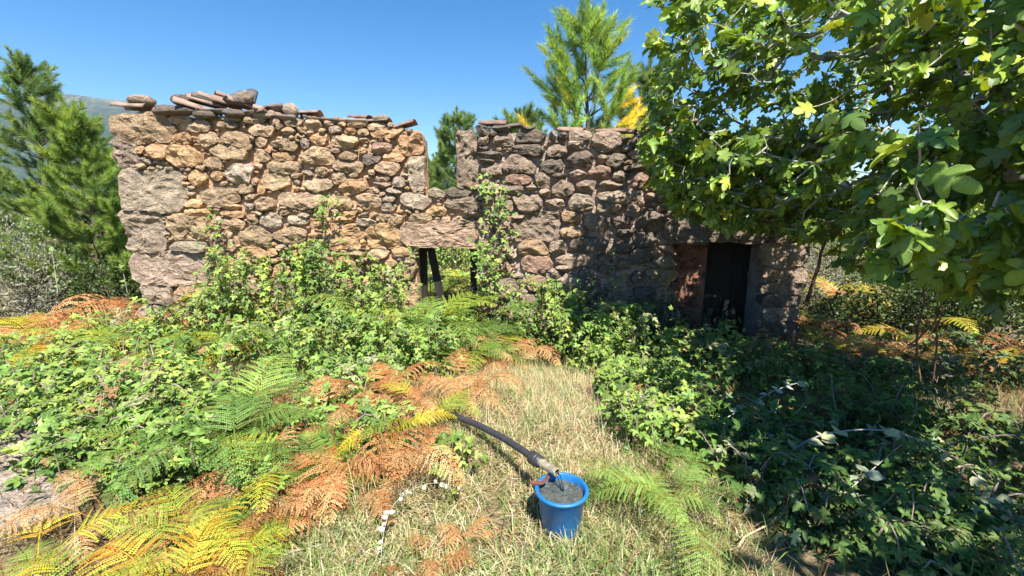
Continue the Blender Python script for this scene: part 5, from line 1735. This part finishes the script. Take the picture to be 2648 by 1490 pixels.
# ------------------------------------------------------------------ bucket, water, pipe
def plain(name, col, rough=.4, spec=.5, metallic=0.0, coat=0.0, bump=0.0, bscale=80, var=.12, vscale=14):
    m, nt, b, out = new_mat(name)
    tc = node(nt, 'ShaderNodeTexCoord')
    nz = node(nt, 'ShaderNodeTexNoise', i_Scale=vscale, i_Detail=6.0, i_Roughness=.65)
    nt.links.new(tc.outputs['Object'], nz.inputs['Vector'])
    c = mixc(nt, 1.0, col, ramp(nt, nz.outputs['Fac'], [(.3, (1 - var,) * 3), (.7, (1 + var,) * 3)]).outputs[0], 'MULTIPLY')
    nt.links.new(c, b.inputs['Base Color'])
    rr = ramp(nt, nz.outputs['Fac'], [(.3, (rough * .8,) * 3), (.7, (min(1, rough * 1.3),) * 3)]).outputs[0]
    nt.links.new(rr, b.inputs['Roughness'])
    b.inputs['Specular IOR Level'].default_value = spec
    b.inputs['Metallic'].default_value = metallic
    if bump:
        n2 = node(nt, 'ShaderNodeTexNoise', i_Scale=float(bscale), i_Detail=4.0)
        nt.links.new(tc.outputs['Object'], n2.inputs['Vector'])
        bp = node(nt, 'ShaderNodeBump', i_Strength=bump, i_Distance=.004)
        nt.links.new(n2.outputs['Fac'], bp.inputs['Height'])
        nt.links.new(bp.outputs[0], b.inputs['Normal'])
    return m
M_BLUE = plain('blue_plastic', (0.009, 0.145, 0.40), .42, .5, 0, 0, .06, 30, .10, 9)
nt = M_BLUE.node_tree
b_ = nt.nodes['Principled BSDF']
src = b_.inputs['Base Color'].links[0].from_socket
tcn = node(nt, 'ShaderNodeTexCoord')
n1 = node(nt, 'ShaderNodeTexNoise', i_Scale=26.0, i_Detail=8.0, i_Roughness=.7)
nt.links.new(tcn.outputs['Object'], n1.inputs['Vector'])
mud = ramp(nt, n1.outputs['Fac'], [(.56, (0, 0, 0)), (.66, (.7,) * 3)]).outputs[0]
nt.links.new(mixc(nt, mud, src, (.16, .15, .13)), b_.inputs['Base Color'])
M_PIPE = plain('black_polyethylene', (0.040, 0.040, 0.045), .42, .45, 0, 0, .12, 60, .25, 20)
M_BRASS = plain('limed_brass', (0.36, 0.31, 0.22), .55, .5, .25, 0, .5, 90, .35, 40)
M_RUST = plain('rusty_steel', (0.20, 0.085, 0.045), .75, .3, .2, 0, .4, 90, .4, 30)
m, nt, b_, out = new_mat('bucket_water')
tcn = node(nt, 'ShaderNodeTexCoord')
wz = node(nt, 'ShaderNodeTexNoise', i_Scale=34.0, i_Detail=3.0, i_Distortion=1.2)
nt.links.new(tcn.outputs['Object'], wz.inputs['Vector'])
bpn = node(nt, 'ShaderNodeBump', i_Strength=1.0, i_Distance=.012)
nt.links.new(wz.outputs['Fac'], bpn.inputs['Height'])
trn = node(nt, 'ShaderNodeBsdfTransparent'); trn.inputs[0].default_value = (.72, .80, .72, 1)
gls = node(nt, 'ShaderNodeBsdfGlossy'); gls.inputs['Roughness'].default_value = .06
dif = node(nt, 'ShaderNodeBsdfDiffuse')
fo = ramp(nt, wz.outputs['Fac'], [(.35, (.09, .09, .06)), (.60, (.20, .19, .13)), (.74, (.46, .45, .38))]).outputs[0]
nt.links.new(fo, dif.inputs[0])
fr = node(nt, 'ShaderNodeFresnel', i_IOR=1.33)
for q in (gls, dif, fr): nt.links.new(bpn.outputs[0], q.inputs['Normal'])
mx1 = node(nt, 'ShaderNodeMixShader', i_Fac=.52)
nt.links.new(trn.outputs[0], mx1.inputs[1]); nt.links.new(dif.outputs[0], mx1.inputs[2])
mx2 = node(nt, 'ShaderNodeMixShader')
nt.links.new(fr.outputs[0], mx2.inputs[0]); nt.links.new(mx1.outputs[0], mx2.inputs[1]); nt.links.new(gls.outputs[0], mx2.inputs[2])
nt.links.new(mx2.outputs[0], out.inputs[0])
M_WATER = m
m, nt, b_, out = new_mat('clear_water')
trn = node(nt, 'ShaderNodeBsdfTransparent'); trn.inputs[0].default_value = (.86, .92, .93, 1)
gls = node(nt, 'ShaderNodeBsdfGlossy'); gls.inputs['Roughness'].default_value = .03
fr = node(nt, 'ShaderNodeFresnel', i_IOR=1.6)
mx = node(nt, 'ShaderNodeMixShader')
nt.links.new(fr.outputs[0], mx.inputs[0]); nt.links.new(trn.outputs[0], mx.inputs[1]); nt.links.new(gls.outputs[0], mx.inputs[2])
nt.links.new(mx.outputs[0], out.inputs[0])
M_CLEAR = m

bp_ = P(1452, 1262, 1.98)
BX, BY = float(bp_[0]), 1.98
BZ = hz(BX, BY) - .012
bucket = empty('bucket', (BX, BY, BZ), 'blue plastic bucket brimming with water on the dry grass', 'bucket')
BH = float(P(1452, 1262, 1.98)[2] - BZ)
ro, ri = .122, .118
prof = [(0, 0), (.086, 0), (.092, .004), (.094, .012), (ro - .004, BH - .042), (ro - .002, BH - .040), (ro + .002, BH - .030), (ro + .002, BH - .016), (ro + .013, BH - .014), (ro + .015, BH - .006), (ro + .012, BH), (ro + .003, BH + .003), (ri, BH - .002), (ri - .004, BH - .05), (.088, .012), (0, .010)]
V, F = lathe(prof, 48)
m = MB(); m.add(V + (BX, BY, BZ), F[:, ::-1] if False else F); m.obj('body', M_BLUE, bucket, loc=(BX, BY, BZ))
wl_ = BH - .034
rs_ = np.linspace(0, ri - .004, 14)
a = np.linspace(0, 2 * np.pi, 40, endpoint=False)
V = [np.array([[0, 0, 0]])] + [np.stack([q * np.cos(a), q * np.sin(a), 0 * a], 1) for q in rs_[1:]]
V = np.concatenate(V)
V[:, 2] = wl_ + .0035 * fbm(np.stack([V[:, 0] * 45, V[:, 1] * 45, 0 * V[:, 0]], 1), 3) * (1 - (np.hypot(V[:, 0], V[:, 1]) / .13) ** 4)
F3 = np.array([(0, 1 + j, 1 + (j + 1) % 40) for j in range(40)])
F4 = np.array([(1 + k * 40 + j, 41 + k * 40 + j, 41 + k * 40 + (j + 1) % 40, 1 + k * 40 + (j + 1) % 40) for k in range(12) for j in range(40)])
wat = mesh_obj('water', V + (BX, BY, BZ), [F3, F4], M_WATER, None, None, True, (BX, BY, BZ))
tag(wat, 'rippling murky water filling the blue bucket', 'water')
# bail handle hanging behind the rim on the left
th = np.linspace(R(-15), R(195), 26)
hd = np.stack([(ro + .014) * np.cos(th), (ro + .02) * np.sin(th), 0 * th + BH - .012 - .045 * np.sin(np.clip(th, 0, math.pi))], 1)
m = MB(); m.add(*tube(hd + (BX, BY, BZ), .0028, 6)); m.obj('handle', M_RUST, bucket, loc=(BX, BY, BZ))

# pipe lying down the slope, its outlet over the bucket
e1 = P(1440, 1222, 2.04)          # outlet
e2 = P(1388, 1190, 2.17)
pipe_pts = [P(1080, 1040, 3.10), P(1160, 1070, 2.80), P(1230, 1096, 2.62), P(1300, 1132, 2.43), P(1350, 1164, 2.28), e2]
pipe_pts[0][2] -= .05
u = np.linspace(0, 5, 30)
pc = np.stack([np.interp(u, np.arange(6), np.array(pipe_pts)[:, k]) for k in range(3)], 1)
for k in range(3):
    pc[1:-1] = (pc[:-2] + 2 * pc[1:-1] + pc[2:]) / 4
pipe = empty('water_pipe', pc[0], 'black plastic pipe lying on the grass and pouring into the bucket', 'pipe')
m = MB(); m.add(*tube(pc, .0205, 16)); m.obj('tube', M_PIPE, pipe, loc=pc[0])
ax = e1 - e2; AL = np.linalg.norm(ax); ax /= AL
def along(prof, sides=20, ribs=0, rib=.003):
    V, F = lathe(prof, sides)
    if ribs:
        an = np.arctan2(V[:, 1], V[:, 0])
        k = 1 + rib * (np.cos(an * ribs) > 0)
        V[:, :2] *= k[:, None]
    q = Vector(ax.tolist()).to_track_quat('Z', 'Y').to_matrix()
    return np.array([list(q @ Vector(v)) for v in V]) + e2, F
m = MB(); m.add(*along([(.0, -.052), (.025, -.052), (.032, -.046), (.0345, -.038), (.0355, .0), (.034, .004), (.031, .006), (.031, .012), (.033, .014), (.033, .020), (.027, .026), (.025, .030), (0, .030)], 40, 20, .05))
m.obj('coupling', M_PIPE, pipe, loc=pc[0])
m = MB(); m.add(*along([(.0, .028), (.021, .028), (.021, .046), (.0245, .047), (.0245, .060), (.023, .062), (.023, AL), (.0215, AL + .002), (.0165, AL + .002), (.0165, AL - .03), (0, AL - .03)], 12))
m.obj('outlet', M_BRASS, pipe, loc=pc[0], smooth=False)
# rusty strap under the outlet resting on the rim
def strap(pts, w, th_, up=(0, 0, 1)):
    pts = np.asarray(pts, float); V = []
    T = np.gradient(pts, axis=0)
    for p, t_ in zip(pts, T):
        s = np.cross(t_, up); s /= np.linalg.norm(s)
        n_ = np.cross(s, t_); n_ /= np.linalg.norm(n_)
        V += [p - s * w - n_ * th_, p + s * w - n_ * th_, p + s * w + n_ * th_, p - s * w + n_ * th_]
    F = []
    n = len(pts)
    for k in range(n - 1):
        for j in range(4):
            F.append((k * 4 + j, k * 4 + (j + 1) % 4, k * 4 + 4 + (j + 1) % 4, k * 4 + 4 + j))
    F += [(3, 2, 1, 0), (n * 4 - 4, n * 4 - 3, n * 4 - 2, n * 4 - 1)]
    return np.array(V), np.array(F)
rz = BZ + BH
m = MB(); m.add(*strap([(BX - .158, BY + .035, rz + .006), (BX - .12, BY + .03, rz + .008), (BX - .095, BY + .03, rz + .009), (BX - .075, BY + .035, rz + .026), (BX - .062, BY + .04, rz + .042)], .013, .0025))
sp = m.obj('support_strap', M_RUST, None, False, loc=(BX - .1, BY + .03, rz)); tag(sp, 'bent rusty metal strap on the bucket rim under the pipe outlet', 'strap')
# falling water
o1 = e1 + ax * .0
u = np.linspace(0, 1, 9)
sp_pts = o1 + ax[None] * (u * .045)[:, None] + np.stack([0 * u, 0 * u, -(u ** 2) * (o1[2] - BZ - wl_ + .004)], 1)
sp_pts[:, 2] -= .006
m = MB(); m.add(*tube(sp_pts, np.array([.012, .011, .0105, .010, .009, .0085, .008, .0085, .010]), 10))
st = m.obj('water_jet', M_CLEAR, None, loc=o1); tag(st, 'thin clear stream of water falling from the pipe outlet', 'water')
# overflow running down the outside of the bucket
r = np.random.default_rng(8)
m = MB()
for aa in (R(232), R(216), R(250)):
    k = 14
    for q in range(k):
        zz = BH - .02 - (BH - .03) * (q + r.uniform(0, .6)) / k
        rad = ro + .012 + r.normal(0, .004)
        V, F = lathe([(0, -1.6), (.6, -.9), (1, 0), (.6, .8), (0, 1.1)], 6)
        m.add(V * r.uniform(.0015, .0035) + (BX + rad * math.cos(aa) + r.normal(0, .003), BY + rad * math.sin(aa), BZ + zz), F)
ov = m.obj('water_drops', M_CLEAR, None, loc=(BX, BY, BZ)); tag(ov, 'drops of overflow falling down the front of the bucket', 'water', kind='stuff')
# wet mud
# ------------------------------------------------------------------ rock, sticks, pale cane, stems
def rock(name, c, rx, ry, rz_, seed, label, col):
    V, F = blob_stone(rx, ry, rz_, seed)
    V = V.copy()
    q = V.copy()
    V += 0.03 * np.stack([fbm(q * 6 + 3, 2), fbm(q * 6 + 9, 2), fbm(q * 6 + 15, 3)], 1)
    o = mesh_obj(name, V, F, M_STONE, None, np.array(col))
    o.location = c
    tag(o, label, 'rock')
    return o
p = ground_at(10, 1215)
rock('granite_rock', (p[0] - .38, p[1] + .0, p[2] - .03), .66, .40, .13, 12.3, 'flat pale granite rock at the left edge under the brambles', (.55, .46, .38))
p = ground_at(60, 1330)
rock('granite_rock', (p[0], p[1], p[2] - .03), .42, .22, .10, 15.1, 'smaller cracked slab in front of the flat rock at the left edge', (.50, .42, .35))

def stick(path, rad, col, label, name='stick', lift=.012, cat='stick', mat=None):
    pts = []
    for x, y in path:
        g_ = ground_at(x, y); pts.append(g_ + (0, 0, lift))
    pts = np.array(pts)
    u = np.linspace(0, len(pts) - 1, 12)
    c = np.stack([np.interp(u, np.arange(len(pts)), pts[:, k]) for k in range(3)], 1)
    c[1:-1] += np.random.default_rng(int(path[0][0])).normal(0, .006, c[1:-1].shape)
    m = MB(); m.add(*tube(c, np.linspace(rad, rad * .6, 12), 6), col)
    o = m.obj(name, mat or M_BARK, None, loc=c[0]); tag(o, label, cat, 'sticks lying on the grass')
stick([(1185, 1318), (1250, 1360), (1322, 1402)], .005, (.42, .22, .10), 'red brown dead fern stalk lying left of the bucket')
stick([(1352, 1338), (1410, 1385), (1440, 1430)], .006, (.26, .13, .06), 'brown stick lying in front of the bucket')
stick([(1440, 1440), (1475, 1490)], .005, (.3, .24, .2), 'grey stick near the bottom edge below the bucket')
stick([(640, 1478), (800, 1440), (960, 1420)], .005, (.42, .36, .3), 'bleached stick lying across the bottom grass')
stick([(1880, 1480), (1990, 1390), (2080, 1300)], .006, (.46, .36, .22), 'straw coloured dead stem rising at lower right', lift=.06)
stick([(1480, 1010), (1530, 1035), (1600, 1060)], .004, (.45, .4, .36), 'pale dry stalk across the top of the path', lift=.06)

PALE = simple_leaf(.36)
def pale_leaf():
    V, F = leaflet(0, 0, 0, 1.0, .72, .08, .15)
    return V, F, np.ones((len(V), 3))
PL_ME = mesh_of(pale_leaf(), 'leaf', M_LEAF)
def cane(path, label, leaves, col, seed, r0=.004, size=(.045, .07), cane_col=(.45, .42, .38), down=False):
    """arching bramble cane given by (sx, sy, depth) points, with single leaves"""
    r = np.random.default_rng(seed)
    pts = np.array([P(*q) for q in path])
    u = np.linspace(0, len(pts) - 1, 24)
    c = np.stack([np.interp(u, np.arange(len(pts)), pts[:, k]) for k in range(3)], 1)
    for q in range(3): c[1:-1] = (c[:-2] + 2 * c[1:-1] + c[2:]) / 4
    t = empty('bramble_cane', c[0], label, 'bramble', 'single bramble canes')
    m = MB(); m.add(*tube(c, np.linspace(r0, r0 * .45, 24), 6), cane_col); m.obj('stem', M_BARK, t, loc=c[0])
    for q in range(leaves):
        k = int(r.uniform(.12, 1.0) * 23)
        side = r.choice([-1, 1])
        T = c[min(k + 1, 23)] - c[max(k - 1, 0)]; T /= np.linalg.norm(T)
        d = np.cross(T, (0, 0, 1)) * side + T * .5 + r.normal(0, .25, 3)
        o = bpy.data.objects.new('leaf', PL_ME); COL.objects.link(o); o.parent = t
        n_ = np.array([[0, -.4, 1.0]]) + r.normal(0, .3, (1, 3))
        M = frames(d[None], n_)[0]
        o.rotation_euler = Matrix(M.tolist()).to_4x4().to_euler()
        o.location = (c[k] - c[0]).tolist()
        s_ = r.uniform(*size); o.scale = (s_,) * 3
        o.color = (*(np.array(col) * r.uniform(.85, 1.1)), 1)
WHT = (.66, .68, .54)
cane([(985, 1450, 1.62), (990, 1380, 1.74), (1010, 1310, 1.86), (1060, 1265, 1.97), (1130, 1245, 2.04), (1200, 1262, 2.04)], 'bramble cane with white leaf undersides arching over the bottom grass', 22, (.52, .53, .42), 71, .0018, (.022, .036))
cane([(1960, 1240, 2.5), (2100, 1120, 2.6), (2300, 1105, 2.5), (2480, 1180, 2.3), (2590, 1300, 2.1), (2650, 1420, 1.95)], 'long pale bramble cane arching across the lower right shade', 26, (.52, .53, .33), 72, .006, (.06, .10), (.42, .37, .36))
cane([(1740, 1165, 2.8), (1880, 1080, 3.0), (2000, 1010, 3.3), (2080, 985, 3.5)], 'grey bramble cane leaning from the path into the shade', 18, (.50, .55, .45), 73, .0045, (.05, .075), (.5, .46, .42))
cane([(1640, 1010, 3.4), (1700, 1080, 3.1), (1690, 1150, 2.8)], 'bramble cane with silvery leaves hanging at the edge of the path', 34, (.55, .58, .50), 74, .0035, (.045, .07), (.5, .46, .42))
cane([(2060, 1330, 2.1), (2180, 1280, 2.05), (2330, 1150, 2.3)], 'dry bramble cane slanting at lower right', 8, (.40, .46, .34), 75, .0045, (.05, .08), (.5, .42, .33))
cane([(150, 760, 6.2), (142, 700, 6.2), (134, 640, 6.2)], 'thin upright shoot standing before the left pines', 9, (.24, .34, .12), 76, .006, (.06, .09), (.5, .45, .38))
cane([(330, 760, 6.3), (318, 700, 6.3), (308, 690, 6.3)], 'small leafy shoot beside the left house corner', 8, (.24, .34, .12), 77, .005, (.06, .09), (.4, .4, .25))
cane([(90, 1090, 3.0), (150, 1000, 3.4), (205, 950, 3.7)], 'dead grey stem slanting out of the left brambles', 0, WHT, 78, .006, (.05, .07), (.36, .31, .27))
def stem(sx0, sy0, sx1, sy1, Y, rad, label):
    a, b2 = P(sx0, sy0, Y), P(sx1, sy1, Y - .1)
    u = np.linspace(0, 1, 8)[:, None]
    c = a * (1 - u) + b2 * u + np.random.default_rng(int(sx0)).normal(0, .012, (8, 3))
    a[2] = hz(a[0], a[1])
    m = MB(); m.add(*tube(c, np.linspace(rad, rad * .6, 8), 6), (.20, .11, .075))
    o = m.obj('sapling_stem', M_BARK, None, loc=c[0]); tag(o, label, 'stem', 'bare stems under the fig tree')
stem(2372, 1010, 2385, 700, 4.2, .012, 'thin straight red brown stem under the fig tree')
stem(2415, 1010, 2440, 720, 4.3, .010, 'second thin stem just right of the straight red brown one')
stem(2350, 900, 2500, 745, 4.4, .009, 'thin stem slanting to the right under the fig tree')
stem(2090, 780, 2150, 560, 7.0, .03, 'dark bare trunk leaning beside the right corner of the house')

# withered yellow leaves by the lower right of the path
V, F = leaflet(0, 0, 0, .10, .75, .25, .3)
for k, (sx, sy, lb) in enumerate([(2015, 1440, 'larger pale yellow fallen fig leaf at the lower right of the path'), (2050, 1425, 'smaller pale yellow fallen fig leaf at the lower right of the path')]):
    T_ = FIGL3 if k == 0 else FIGL2
    o = mesh_obj('fallen_leaf', T_[0], T_[1], M_LEAF, None, T_[2], True)
    p = ground_at(sx, sy)
    o.location = (p[0], p[1], p[2] + .07)
    o.rotation_euler = (-.5, .3 - k * .7, 1.0 + k * 1.7)
    o.scale = (.085 - .02 * k,) * 3
    o.color = (.72, .62, .30, 1)
    tag(o, lb, 'leaf', 'fallen fig leaves')

# ------------------------------------------------------------------ haze
m = bpy.data.materials.new('haze'); m.use_nodes = True
nt = m.node_tree
nt.nodes.remove(nt.nodes['Principled BSDF'])
pv = node(nt, 'ShaderNodeVolumePrincipled')
pv.inputs['Color'].default_value = (.55, .75, 1.0, 1)
pv.inputs['Density'].default_value = 0.00016
pv.inputs['Anisotropy'].default_value = 0.0
nt.links.new(pv.outputs[0], nt.nodes['Material Output'].inputs['Volume'])
V, F = boxv(0, 0, 0, 1, 1, 1)
hzb = mesh_obj('haze', V * (8800, 5400, 410) + (-100, 0, 185), F, m, None, None, False)
tag(hzb, 'faint blue haze in the air before the far hills', 'haze', kind='stuff')
